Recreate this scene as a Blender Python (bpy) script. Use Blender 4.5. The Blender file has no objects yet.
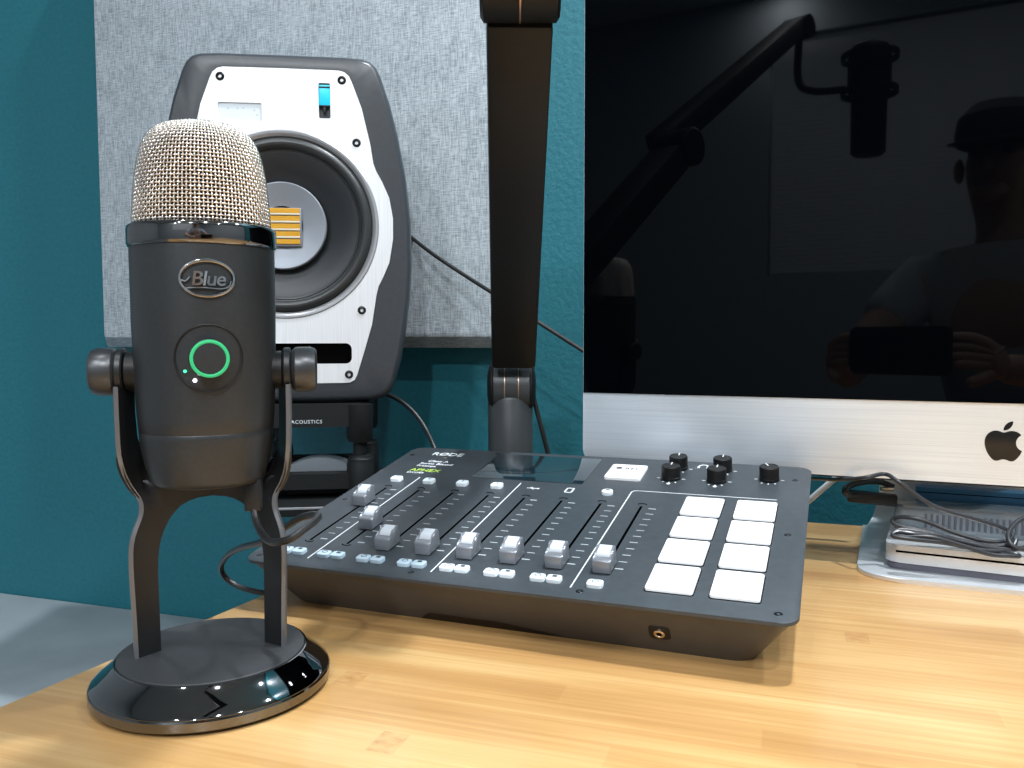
import bpy, bmesh, math, random
from mathutils import Vector, Matrix
from math import sin, cos, pi, radians, atan2, sqrt
random.seed(7)
scn = bpy.context.scene
COL = scn.collection

# ------------------------------------------------------------------ camera
F_PX, PITCH, CAM_H, ROLL = 822.2, radians(3.392), .18278, radians(-.1502)
cam_d = bpy.data.cameras.new('camera'); cam = bpy.data.objects.new('camera', cam_d); COL.objects.link(cam)
cam_d.sensor_width = 36; cam_d.lens = F_PX * 36 / 1024; cam_d.clip_start = .01
cam.matrix_world = Matrix.Translation((0, 0, CAM_H)) @ Matrix.Rotation(pi/2 - PITCH, 4, 'X') @ Matrix.Rotation(ROLL, 4, 'Z')
scn.camera = cam

def ray(x, y):
    dx, dy = x-512, y-384
    X = dx*cos(ROLL)+dy*sin(ROLL); Y = -dx*sin(ROLL)+dy*cos(ROLL)
    u = -Y/F_PX; r = X/F_PX
    return Vector((r, cos(PITCH)+u*sin(PITCH), -sin(PITCH)+u*cos(PITCH)))
def at(x, y, Y):
    d = ray(x, y); return Vector((0, 0, CAM_H)) + d*(Y/d.y)

# ------------------------------------------------------------------ materials
def mat(name, col, rough=.5, metal=0., spec=.5, coat=0., emit=None, es=1., trans=0., ior=1.5):
    m = bpy.data.materials.new(name); m.use_nodes = True
    b = m.node_tree.nodes['Principled BSDF']
    b.inputs['Base Color'].default_value = (*col, 1); b.inputs['Roughness'].default_value = rough
    b.inputs['Metallic'].default_value = metal; b.inputs['Specular IOR Level'].default_value = spec
    b.inputs['Coat Weight'].default_value = coat; b.inputs['Coat Roughness'].default_value = .05
    b.inputs['IOR'].default_value = ior
    if trans: b.inputs['Transmission Weight'].default_value = trans
    if emit: b.inputs['Emission Color'].default_value = (*emit, 1); b.inputs['Emission Strength'].default_value = es
    return m
def nd(m, t, **k):
    n = m.node_tree.nodes.new(t)
    for a, v in k.items():
        if a in n.inputs: n.inputs[a].default_value = v
        else: setattr(n, a, v)
    return n
def lk(m, a, b): m.node_tree.links.new(a, b)
def bsdf(m): return m.node_tree.nodes['Principled BSDF']
def coords(m, scale=(1,1,1), rot=(0,0,0)):
    t = nd(m, 'ShaderNodeTexCoord'); mp = nd(m, 'ShaderNodeMapping')
    mp.inputs['Scale'].default_value = scale; mp.inputs['Rotation'].default_value = rot
    lk(m, t.outputs['Object'], mp.inputs['Vector']); return mp.outputs['Vector']
def ramp(m, fac, stops):
    r = nd(m, 'ShaderNodeValToRGB'); e = r.color_ramp.elements
    while len(e) < len(stops): e.new(.5)
    for el, (p, c) in zip(e, stops): el.position = p; el.color = (*c, 1)
    lk(m, fac, r.inputs['Fac']); return r.outputs['Color']
def bump(m, h, strength=.3, dist=.001):
    b = nd(m, 'ShaderNodeBump'); b.inputs['Strength'].default_value = strength; b.inputs['Distance'].default_value = dist
    lk(m, h, b.inputs['Height']); lk(m, b.outputs['Normal'], bsdf(m).inputs['Normal'])
def math_n(m, op, a, b=None, v=None):
    n = nd(m, 'ShaderNodeMath', operation=op); lk(m, a, n.inputs[0])
    if b is not None: lk(m, b, n.inputs[1])
    if v is not None: n.inputs[1].default_value = v
    return n.outputs[0]
def speckle(m, scale=60, amt=.04, base=None):
    """fine unevenness of a moulded or painted surface"""
    v = coords(m); n = nd(m, 'ShaderNodeTexNoise', Scale=scale, Detail=4.); lk(m, v, n.inputs['Vector'])
    c = bsdf(m).inputs['Base Color'].default_value[:3]
    lo = tuple(max(0, x*(1-amt*2)) for x in c); hi = tuple(x*(1+amt*2) for x in c)
    lk(m, ramp(m, n.outputs['Fac'], [(.3, lo), (.7, hi)]), bsdf(m).inputs['Base Color'])
    return n

# teal wall paint with a roller texture
M_wall = mat('teal_paint', (.018, .17, .215), .45, spec=.4)
v = coords(M_wall, (1, 1, 1)); n1 = nd(M_wall, 'ShaderNodeTexNoise', Scale=150., Detail=5., Roughness=.6); lk(M_wall, v, n1.inputs['Vector'])
n2 = nd(M_wall, 'ShaderNodeTexNoise', Scale=28., Detail=3.); lk(M_wall, v, n2.inputs['Vector'])
lk(M_wall, ramp(M_wall, n1.outputs['Fac'], [(.3, (.014, .138, .180)), (.75, (.022, .172, .216))]), bsdf(M_wall).inputs['Base Color'])
bump(M_wall, math_n(M_wall, 'ADD', n1.outputs['Fac'], math_n(M_wall, 'MULTIPLY', n2.outputs['Fac'], v=.6)), .6, .0012)
M_white = mat('white_paint', (.62, .63, .62), .6)
speckle(M_white, 40, .02)
M_floor = mat('grey_carpet', (.18, .18, .19), .9); speckle(M_floor, 300, .15)
M_room = mat('grey_paint', (.30, .33, .35), .7); speckle(M_room, 30, .03)

# bamboo desk: strips along the desk length with nodes
M_wood = mat('bamboo', (.6, .35, .15), .3, spec=.5, coat=.5)
bsdf(M_wood).inputs['Coat Roughness'].default_value = .18
def bamboo(m):
    v = coords(m)
    sep = nd(m, 'ShaderNodeSeparateXYZ'); lk(m, v, sep.inputs[0])
    W = .0185
    row = math_n(m, 'FLOOR', math_n(m, 'DIVIDE', sep.outputs['Y'], v=W))
    wn = nd(m, 'ShaderNodeTexWhiteNoise', noise_dimensions='1D'); lk(m, row, wn.inputs['W'])
    # shift each strip along its length, then cut into segments
    xs = math_n(m, 'ADD', sep.outputs['X'], math_n(m, 'MULTIPLY', wn.outputs['Value'], v=3.0))
    seg = math_n(m, 'DIVIDE', xs, v=.42); segi = math_n(m, 'FLOOR', seg)
    cmb = nd(m, 'ShaderNodeCombineXYZ'); lk(m, row, cmb.inputs[0]); lk(m, segi, cmb.inputs[1])
    wn2 = nd(m, 'ShaderNodeTexWhiteNoise', noise_dimensions='2D'); lk(m, cmb.outputs[0], wn2.inputs['Vector'])
    # long fibres
    c2 = nd(m, 'ShaderNodeCombineXYZ'); lk(m, math_n(m, 'MULTIPLY', xs, v=5.), c2.inputs[0])
    lk(m, math_n(m, 'MULTIPLY', sep.outputs['Y'], v=260.), c2.inputs[1]); lk(m, row, c2.inputs[2])
    fib = nd(m, 'ShaderNodeTexNoise', Scale=1., Detail=5., Roughness=.6); lk(m, c2.outputs[0], fib.inputs['Vector'])
    c3 = nd(m, 'ShaderNodeCombineXYZ'); lk(m, math_n(m, 'MULTIPLY', sep.outputs['X'], v=3.5), c3.inputs[0])
    lk(m, math_n(m, 'MULTIPLY', sep.outputs['Y'], v=22.), c3.inputs[1])
    big = nd(m, 'ShaderNodeTexNoise', Scale=1., Detail=3.); lk(m, c3.outputs[0], big.inputs['Vector'])
    # bamboo nodes: brown bands near the end of some segments
    fr = math_n(m, 'FRACT', seg)
    near = math_n(m, 'LESS_THAN', math_n(m, 'ABSOLUTE', math_n(m, 'SUBTRACT', fr, v=.5)), v=.016)
    pick = math_n(m, 'GREATER_THAN', wn2.outputs['Value'], v=.78)
    c4 = nd(m, 'ShaderNodeCombineXYZ'); lk(m, math_n(m, 'MULTIPLY', xs, v=160.), c4.inputs[0]); lk(m, math_n(m, 'MULTIPLY', sep.outputs['Y'], v=240.), c4.inputs[1])
    spk = nd(m, 'ShaderNodeTexNoise', Scale=1., Detail=2.); lk(m, c4.outputs[0], spk.inputs['Vector'])
    nodem = math_n(m, 'MULTIPLY', math_n(m, 'MULTIPLY', near, pick), math_n(m, 'MULTIPLY', math_n(m, 'MULTIPLY', spk.outputs['Fac'], spk.outputs['Fac']), v=1.1))
    t = math_n(m, 'ADD', math_n(m, 'ADD', math_n(m, 'MULTIPLY', wn2.outputs['Value'], v=.11), v=.025), math_n(m, 'ADD', math_n(m, 'MULTIPLY', fib.outputs['Fac'], v=.42), math_n(m, 'MULTIPLY', big.outputs['Fac'], v=.56)))
    base = ramp(m, t, [(.34, (.42, .205, .070)), (.55, (.58, .325, .122)), (.76, (.76, .50, .225))])
    mx = nd(m, 'ShaderNodeMix', data_type='RGBA'); lk(m, nodem, mx.inputs[0]); lk(m, base, mx.inputs[6]); mx.inputs[7].default_value = (.36, .15, .045, 1)
    lk(m, mx.outputs[2], bsdf(m).inputs['Base Color'])
    bump(m, fib.outputs['Fac'], .08, .0006)
bamboo(M_wood)

# woven grey fabric
def fabric(name, c0, c1, s=520):
    m = mat(name, c1, .95, spec=.15)
    def threads(sc):
        v = coords(m, sc); n = nd(m, 'ShaderNodeTexNoise', Scale=1., Detail=3., Roughness=.6); lk(m, v, n.inputs['Vector']); return n.outputs['Fac']
    a = threads((s*.10, s*.10, s)); b = threads((s, s, s*.10)); c = threads((30, 30, 30))
    t = math_n(m, 'ADD', math_n(m, 'MULTIPLY', math_n(m, 'ADD', a, b), v=.44), math_n(m, 'MULTIPLY', c, v=.12))
    lk(m, ramp(m, t, [(.38, c0), (.60, c1)]), bsdf(m).inputs['Base Color'])
    bump(m, t, .5, .001)
    return m
M_fabric = fabric('grey_woven_fabric', (.215, .250, .280), (.52, .575, .62), 800)

M_blackchrome = mat('black_chrome', (.20, .195, .195), .07, metal=1.)
M_basemetal = mat('black_gloss', (.13, .13, .137), .05, metal=1., coat=1.)
bsdf(M_basemetal).inputs['Coat Roughness'].default_value = .02
M_body = mat('satin_charcoal', (.026, .029, .033), .40, metal=.15, spec=.6); speckle(M_body, 500, .06)
M_stand = mat('satin_dark_grey', (.014, .015, .017), .38, metal=.1); speckle(M_stand, 300, .05)
M_mattebase = mat('rubber_dark_grey', (.032, .034, .038), .6); speckle(M_mattebase, 400, .06)
M_mesh = mat('nickel_wire', (.80, .74, .68), .27, metal=1.)
M_foam = mat('black_foam', (.02, .018, .017), .95)
M_knob = mat('knob_metal', (.075, .077, .083), .33, metal=.6)
M_edge = mat('bright_edge', (.17, .175, .19), .35, metal=.5)
M_emblem = mat('emblem_chrome', (.50, .49, .49), .12, metal=1.)
M_plate = mat('anodised_slate', (.052, .062, .073), .45, metal=.2, spec=.45); speckle(M_plate, 160, .05)
M_case = mat('charcoal_plastic', (.065, .062, .062), .5); speckle(M_case, 90, .04)
M_black = mat('black_plastic', (.010, .010, .011), .45, spec=.3)
M_blackgloss = mat('black_gloss_plastic', (.006, .006, .007), .12)
M_slot = mat('slot_black', (.002, .002, .002), .9, spec=0)
M_cap = mat('silver_fader', (.27, .285, .32), .3, metal=.4, coat=.2)
M_caphighlight = mat('fader_highlight', (.62, .66, .72), .25, coat=.4)  # pale tone paints the highlight on the fader caps
M_btn = mat('translucent_white_rubber', (.72, .80, .86), .5, emit=(.9, .97, 1.), es=.10)
M_btndim = mat('pale_blue_rubber', (.48, .60, .70), .5)
M_pad = mat('lit_white_pad', (.80, .81, .83), .55, emit=(1, 1, 1), es=.18)
M_ink = mat('white_ink', (.75, .78, .80), .6)
M_inkdim = mat('grey_ink', (.50, .54, .57), .6)
M_green_ink = mat('lime_ink', (.42, .62, .08), .6)
M_dark_ink = mat('dark_ink', (.05, .06, .07), .6)
M_screen = mat('dark_glass', (.010, .022, .030), .06, spec=.8, coat=1.)
M_brass = mat('brass', (.75, .6, .42), .25, metal=1.)
M_screw = mat('black_screw', (.02, .022, .025), .3, metal=.8)
M_alu = mat('brushed_aluminium', (.80, .87, .97), .38, metal=.35)
M_alu_soft = mat('bead_blasted_aluminium', (.66, .68, .71), .4, metal=.6)
M_glass = mat('black_screen_glass', (.0006, .0010, .0018), .025, spec=.16)
M_logo = mat('black_mirror', (.03, .028, .028), .08, metal=.5, coat=1.)
M_speaker = mat('speaker_charcoal', (.044, .048, .056), .34, spec=.45); speckle(M_speaker, 200, .04)
M_spk_plate = mat('brushed_speaker_plate', (.86, .87, .90), .36, metal=.35)
def brush(m, sc):
    v = coords(m, sc); n = nd(m, 'ShaderNodeTexNoise', Scale=1., Detail=4.); lk(m, v, n.inputs['Vector'])
    c = bsdf(m).inputs['Base Color'].default_value[:3]
    lk(m, ramp(m, n.outputs['Fac'], [(.3, tuple(x*.92 for x in c)), (.7, tuple(min(1, x*1.06) for x in c))]), bsdf(m).inputs['Base Color'])
brush(M_spk_plate, (900, 20, 12)); brush(M_alu, (6, 6, 900))
M_cone = mat('woven_cone', (.020, .022, .026), .45, spec=.5)
M_surround = mat('rubber_surround', (.032, .034, .036), .33)
M_disc = mat('grey_phase_plate', (.26, .28, .32), .38, metal=.3)
M_gold = mat('gold_ribbon', (.75, .40, .035), .4, metal=.35)
M_goldpale = mat('cream_strip', (.62, .58, .46), .5)
M_chromering = mat('grey_rim', (.42, .42, .44), .3, metal=.6)
M_blueled = mat('cyan_lit_button', (.02, .45, .65), .35, emit=(.0, .55, .75), es=.45)
M_winglass = mat('pale_display', (.74, .80, .86), .2, coat=.5)
M_greenled = mat('green_light_ring', (.03, .5, .2), .5, emit=(.01, .42, .16), es=.12)
M_greendot = mat('green_light', (.05, .9, .45), .5, emit=(.05, 1., .45), es=1.6)
M_whitedot = mat('white_light', (1, 1, 1), .5, emit=(.95, .85, 1.), es=4.)
M_cable = mat('black_cable', (.016, .016, .017), .38)
M_cablegrey = mat('grey_cable', (.026, .028, .034), .3)
M_cablewhite = mat('white_cable', (.62, .66, .70), .4)
M_arm = mat('boom_black', (.008, .0083, .009), .5, spec=.28); speckle(M_arm, 300, .08)
M_armjoint = mat('boom_joint', (.06, .065, .07), .4, metal=.3)
M_copper = mat('copper_line', (.50, .33, .24), .35, metal=.8)
M_stfoam = mat('stand_black', (.010, .011, .012), .55, spec=.25)
M_puckgrey = mat('grey_band', (.22, .245, .275), .38)
M_cab = mat('grey_laminate', (.30, .34, .37), .5); speckle(M_cab, 18, .035)
M_drivedark = mat('dark_grey_plastic', (.11, .11, .14), .5)
M_box = mat('smoky_grey_plastic', (.20, .24, .27), .25, coat=.4)
M_blue = mat('blue_plastic', (.03, .17, .34), .45)
M_blind = mat('white_blind', (.80, .82, .84), .6)
M_skin = mat('skin', (.42, .26, .19), .55); M_tee = mat('grey_tee', (.42, .46, .50), .9); M_cap_c = mat('black_cap', (.012, .012, .014), .8)
M_phone = mat('phone_black', (.008, .008, .009), .25)
M_led = mat('lamp_disc', (1, 1, 1), .5, emit=(.93, .97, 1), es=30.)
M_trim = mat('trim_white', (.8, .8, .8), .4)

# ------------------------------------------------------------------ mesh helpers
def new(name, m=None, parent=None):
    me = bpy.data.meshes.new(name); o = bpy.data.objects.new(name, me); COL.objects.link(o)
    if m: me.materials.append(m)
    if parent: o.parent = parent
    return o
def empty(name, label, cat, loc=(0,0,0), rz=0, group=None):
    o = bpy.data.objects.new(name, None); o.empty_display_size = .02; COL.objects.link(o)
    o.location = loc; o.rotation_euler = (0, 0, rz); tag(o, label, cat, group); return o
def tag(o, label=None, cat=None, group=None, kind=None):
    if label: o['label'] = label
    if cat: o['category'] = cat
    if group: o['group'] = group
    if kind: o['kind'] = kind
    return o
def finish(name, bm, m, parent=None, smooth=True, angle=24):
    bmesh.ops.recalc_face_normals(bm, faces=bm.faces)
    o = new(name, m, parent)
    for f in bm.faces: f.smooth = smooth
    if smooth:
        for e in bm.edges:
            if len(e.link_faces) == 2 and e.calc_face_angle(0) > radians(angle): e.smooth = False
    bm.to_mesh(o.data); bm.free(); return o
def add_box(bm, x0, x1, y0, y1, z0, z1, bev=0, seg=2, M=None):
    r = bmesh.ops.create_cube(bm, size=1)
    vs = r['verts']
    for v in vs: v.co = Vector(((x0+x1)/2+v.co.x*(x1-x0), (y0+y1)/2+v.co.y*(y1-y0), (z0+z1)/2+v.co.z*(z1-z0)))
    if bev:
        es = {e for v in vs for e in v.link_edges}
        r2 = bmesh.ops.bevel(bm, geom=list(es), offset=bev, segments=seg, affect='EDGES', profile=.5)
        vs = list({v for v in r2['verts']} | {v for v in vs if v.is_valid})
        vs = list({v for f in r2['faces'] for v in f.verts} | set(vs))
    if M is not None:
        for v in vs: v.co = M @ v.co
    return vs
def add_prism(bm, pts, h0, h1, axis='Z', bev=0, seg=2, M=None, top_only=False):
    """outline pts extruded along an axis; axis Z: (x,y)->z ; Y: (x,z)->y"""
    def P(p, h):
        return Vector((p[0], p[1], h)) if axis == 'Z' else (Vector((p[0], h, p[1])) if axis == 'Y' else Vector((h, p[0], p[1])))
    a = [bm.verts.new(P(p, h0)) for p in pts]; b = [bm.verts.new(P(p, h1)) for p in pts]
    n = len(pts); fa = bm.faces.new(a); fb = bm.faces.new(b[::-1])
    for i in range(n): bm.faces.new((a[i], b[i], b[(i+1) % n], a[(i+1) % n]))
    vs = a+b
    if bev:
        es = list(fb.edges) if top_only else list(fa.edges)+list(fb.edges)
        r = bmesh.ops.bevel(bm, geom=es, offset=bev, segments=seg, affect='EDGES', profile=.5)
        vs = [v for v in set(vs) | set(r['verts']) if v.is_valid]
    if M is not None:
        for v in vs: v.co = M @ v.co
    return vs
def rrect(w, h, r, n=5, cx=0, cy=0):
    pts = []
    for sx, sy, a0 in ((1, 1, 0), (-1, 1, pi/2), (-1, -1, pi), (1, -1, 3*pi/2)):
        for i in range(n+1):
            a = a0+pi/2*i/n; pts.append((cx+sx*(w/2-r)+r*cos(a), cy+sy*(h/2-r)+r*sin(a)))
    return pts
def add_lathe(bm, prof, n=64, M=None, close=True):
    """prof: (r, z) pairs revolved about Z"""
    rings = []; allv = []
    for r, z in prof:
        if r < 1e-6: rings.append([bm.verts.new((0, 0, z))])
        else: rings.append([bm.verts.new((r*cos(2*pi*i/n), r*sin(2*pi*i/n), z)) for i in range(n)])
        allv += rings[-1]
    for a, b in zip(rings, rings[1:]):
        for i in range(n):
            j = (i+1) % n
            if len(a) == 1 and len(b) == 1: continue
            if len(a) == 1: bm.faces.new((a[0], b[i], b[j]))
            elif len(b) == 1: bm.faces.new((a[i], b[0], a[j]))
            else: bm.faces.new((a[i], b[i], b[j], a[j]))
    if M is not None:
        for v in allv: v.co = M @ v.co
    return allv
def smoothpath(pts, sub=8):
    pts = [Vector(p) for p in pts]; P = [pts[0]*2-pts[1]]+pts+[pts[-1]*2-pts[-2]]; out = []
    for i in range(1, len(P)-2):
        for k in range(sub):
            t = k/sub; a, b, c, d = P[i-1], P[i], P[i+1], P[i+2]
            out.append(.5*((2*b)+(c-a)*t+(2*a-5*b+4*c-d)*t*t+(3*b-a-3*c+d)*t**3))
    out.append(pts[-1]); return out
def add_tube(bm, pts, r, n=10, sub=8, closed=False, smooth=True):
    P = smoothpath(pts, sub) if smooth else [Vector(p) for p in pts]
    up = Vector((0, 0, 1)); rings = []
    prev = None
    for i, p in enumerate(P):
        t = (P[min(i+1, len(P)-1)]-P[max(i-1, 0)]).normalized()
        if prev is None:
            x = t.cross(up); x = x.normalized() if x.length > .05 else t.cross(Vector((1, 0, 0))).normalized()
        else:
            x = (prev - t*prev.dot(t)).normalized()
        prev = x; y = t.cross(x)
        rings.append([bm.verts.new(p+(x*cos(2*pi*k/n)+y*sin(2*pi*k/n))*r) for k in range(n)])
    for a, b in zip(rings, rings[1:]):
        for k in range(n): bm.faces.new((a[k], a[(k+1) % n], b[(k+1) % n], b[k]))
    bm.faces.new(rings[0][::-1]); bm.faces.new(rings[-1])
def cable(name, label, pts, r, m, sub=8, group=None):
    bm = bmesh.new(); add_tube(bm, pts, r, sub=sub); o = finish(name, bm, m); tag(o, label, 'cable', group); return o
def text_bm(body, size, depth=.0001, align='LEFT', shear=0, spacing=1.):
    c = bpy.data.curves.new('t', 'FONT'); c.body = body; c.size = size; c.extrude = depth; c.align_x = align; c.shear = shear; c.space_character = spacing
    c.offset = size*.012; c.resolution_u = 3
    o = bpy.data.objects.new('t', c); COL.objects.link(o)
    dg = bpy.context.evaluated_depsgraph_get(); me = bpy.data.meshes.new_from_object(o.evaluated_get(dg))
    bm = bmesh.new(); bm.from_mesh(me)
    bpy.data.objects.remove(o); bpy.data.curves.remove(c); bpy.data.meshes.remove(me)
    return bm
def merge(bm, other, M=None):
    if M is not None: bmesh.ops.transform(other, matrix=M, verts=other.verts)
    me = bpy.data.meshes.new('tmp'); other.to_mesh(me); other.free(); bm.from_mesh(me); bpy.data.meshes.remove(me)

# ------------------------------------------------------------------ room
WY = radians(18.4)                       # the teal wall runs away to the left
WD = Vector((cos(WY), -sin(WY), 0)); WN = Vector((sin(WY), cos(WY), 0))
W0 = WN*.9638                            # foot of the perpendicular from the camera
def wl(s, n, z=0): return W0+WD*s+WN*n+Vector((0, 0, z))     # along the wall, out of the wall (n<0 = into the room)
FLOOR, CEIL = -.735, 1.80
RX0, RX1, RN = -2.0, 2.2, -3.6           # room extent in wall coordinates
MW = Matrix.Translation(W0) @ Matrix.Rotation(-WY, 4, 'Z')
def wbox(name, s0, s1, n0, n1, z0, z1, m, bev=0, parent=None):
    bm = bmesh.new(); add_box(bm, s0, s1, n0, n1, z0, z1, bev); o = finish(name, bm, m, parent)
    if parent is None: o.matrix_world = MW
    return o
tag(wbox('wall_back', RX0-.1, RX1+.1, 0, .1, FLOOR, CEIL, M_wall), kind='structure')
tag(wbox('wall_left', RX0-.1, RX0, RN, 0, FLOOR, CEIL, M_room), kind='structure')
tag(wbox('wall_right', RX1, RX1+.1, RN, 0, FLOOR, CEIL, M_room), kind='structure')
tag(wbox('floor', RX0-.1, RX1+.1, RN-.1, .1, FLOOR-.1, FLOOR, M_floor), kind='structure')
tag(wbox('ceiling', RX0-.1, RX1+.1, RN-.1, .1, CEIL, CEIL+.1, M_white), kind='structure')
# wall behind the camera with a window opening
WS0, WS1, WZ0, WZ1 = -.62, 1.0, .50, 1.60
bm = bmesh.new()
add_box(bm, RX0-.1, WS0, RN-.1, RN, FLOOR, CEIL); add_box(bm, WS1, RX1+.1, RN-.1, RN, FLOOR, CEIL)
add_box(bm, WS0, WS1, RN-.1, RN, FLOOR, WZ0); add_box(bm, WS0, WS1, RN-.1, RN, WZ1, CEIL)
o = finish('wall_front', bm, M_room, smooth=False); o.matrix_world = MW; tag(o, kind='structure')
bm = bmesh.new()
add_box(bm, WS0, WS1, RN-.095, RN-.085, WZ0, WZ1)
o = finish('window_1', bm, M_winglass, smooth=False); o.matrix_world = MW; tag(o, kind='structure')
bm = bmesh.new()
k = 0; z = WZ0+.02
while z < WZ1-.02:
    Mx = Matrix.Translation(((WS0+WS1)/2, RN-.03, z)) @ Matrix.Rotation(radians(62), 4, 'X')
    add_box(bm, -(WS1-WS0)/2+.01, (WS1-WS0)/2-.01, -.0135, .0135, -.0006, .0006, M=Mx); z += .022
bl = finish('window_blind', bm, M_blind, smooth=False); bl.matrix_world = MW
tag(bl, 'closed white horizontal blind over the window behind the desk, seen mirrored in the monitor', 'blind')

# low grey cabinet along the wall, left of the desk
ZC = -.2231
croot = empty('low_cabinet', 'low flat grey cabinet top against the teal wall left of the desk', 'cabinet', wl(-1.25, -.38, FLOOR), -WY)
bm = bmesh.new(); add_box(bm, -.72, .66, -.28, .365, .05, ZC-FLOOR-.025, .003); finish('carcass', bm, M_cab, croot)
bm = bmesh.new(); add_box(bm, -.73, .67, -.29, .378, ZC-FLOOR-.0249, ZC-FLOOR, .002); finish('top_board', bm, M_cab, croot)
bm = bmesh.new(); add_box(bm, -.70, .64, -.25, .35, 0, .0499); finish('plinth', bm, M_black, croot)

# desk
DE0 = Vector((-.2542, .3974)); DE1 = Vector((-.18, .5646)); dv = (DE1-DE0).normalized()
def desk_line(t): return DE0+dv*t
BN = .8438                                # depth of the desk's back edge measured along the wall normal
wd2 = Vector((WD.x, WD.y)); wn2 = Vector((WN.x, WN.y))
tb = (BN-DE0.dot(wn2))/dv.dot(wn2); A = desk_line(tb); B = desk_line(-.62)
Cc = B+wd2*1.6; Dd = A+wd2*1.6
droot = empty('desk', 'light bamboo desk top that carries the microphone, mixer and monitor', 'desk', (0, 0, 0))
poly = [tuple(B), tuple(Cc), tuple(Dd), tuple(A)]
MT = Matrix.Rotation(-WY, 4, 'Z')
bm = bmesh.new(); add_prism(bm, [tuple((MT.inverted() @ Vector((p[0], p[1], 0))).xy) for p in poly], -.030, 0, bev=.0015)
o = finish('desk_top', bm, M_wood, droot); o.rotation_euler = (0, 0, -WY)
for p in (A+wd2*.12-wn2*.10, B+wd2*.10+wn2*.10, Cc-wd2*.1+wn2*.1, Dd-wd2*.1-wn2*.1):
    bm = bmesh.new(); add_box(bm, p.x-.025, p.x+.025, p.y-.025, p.y+.025, FLOOR, -.0301, .003); finish('leg', bm, M_black, droot)

# acoustic panel on the wall
proot = empty('acoustic_panel', 'square grey woven fabric acoustic panel hung on the teal wall', 'acoustic panel')
PZ = .1678; PH = .62; PW = .60; PT = .05
s0 = (Vector((-.5715, 1.1532, 0))-W0).dot(WD)-.012
proot.matrix_world = Matrix.Translation(wl(s0, 0, PZ)) @ Matrix.Rotation(-WY, 4, 'Z')
bm = bmesh.new()
def loop(y, i): return [bm.verts.new((x, y, z)) for x, z in rrect(PW-2*i, PH-2*i, .004, 3, PW/2, PH/2)]
L0 = loop(-.0005, .001); L1 = loop(-.032, 0); L2 = loop(-.0345, .0015); L3 = loop(-.050, .0135); L4 = loop(-.0505, .016)
for a, b in ((L0, L1), (L1, L2), (L2, L3), (L3, L4)):
    for i in range(len(a)): bm.faces.new((a[i], a[(i+1) % len(a)], b[(i+1) % len(a)], b[i]))
bm.faces.new(L0); bm.faces.new(L4)
finish('fabric_cover', bm, M_fabric, proot, angle=20)
bm = bmesh.new(); add_box(bm, .05, PW-.05, -.0004, 0, .05, PH-.05); finish('backing', bm, M_black, proot)

# ------------------------------------------------------------------ usb microphone
YC = Vector((-.1573, .423, 0)); YR = radians(13)
mic = empty('usb_microphone', 'black desktop microphone with silver mesh head on a round glossy base', 'microphone', YC, YR)
# base
bm = bmesh.new()
add_lathe(bm, [(0, 0.0005), (.0560, .0005), (.0575, .0012), (.0580, .0030), (.0590, .0034), (.0590, .0078), (.0585, .0086), (.0550, .0112), (.0505, .0152), (.0482, .0178), (.0476, .0186), (.0470, .0186), (.0466, .0178), (0, .0178)], 128)
base = finish('base', bm, M_basemetal, mic, angle=25)
bm = bmesh.new(); add_lathe(bm, [(.0464, .0179), (.0464, .0190), (.0460, .0194), (0, .0194)], 96); finish('base_pad', bm, M_mattebase, mic)
bm = bmesh.new(); add_lathe(bm, [(.0592, .0020), (.0596, .0026), (.0596, .0066), (.0592, .0074), (.0588, .0074), (.0588, .0020), (.0592, .0020)], 128); finish('base_rim', bm, M_blackchrome, base)

# stand: a sheet bent round the microphone, cut to legs, arch and arms
lev = [  # z, outer half width, inner half width
 (.0192, .0352, .0258), (.040, .0356, .0260), (.058, .0361, .0262), (.068, .0363, .0260), (.0741, .0362, .0254), (.078, .0359, .0247), (.082, .0352, .0236), (.086, .0340, .0220), (.0899, .0326, .0200),
 (.0925, .0319, .0180), (.0951, .0316, .0155), (.0972, .0317, .0115), (.0985, .0319, .0070), (.0992, .0321, .0001)]
up = [(.1015, .0330, .0001), (.104, .0345, .0001), (.107, .0360, .006), (.110, .0371, .018), (.114, .0382, .026), (.119, .0390, .0310), (.124, .0395, .0335), (.132, .0399, .0350), (.145, .0401, .0354), (.158, .0401, .0354)]
def yshell(x, z):
    a = .0115-14.6*x*x
    t = min(1, max(0, (z-.095)/.03)); t = t*t*(3-2*t)
    # upper arms lie beside the body: narrow strips, flatter in plan
    b = (.0375-abs(x))*3.8 - .004 if abs(x) > .028 else a
    b = max(-.0115, min(b, .0115))
    return a*(1-t)+b*t
bm = bmesh.new(); NX = 9; TH = .0030
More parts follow.
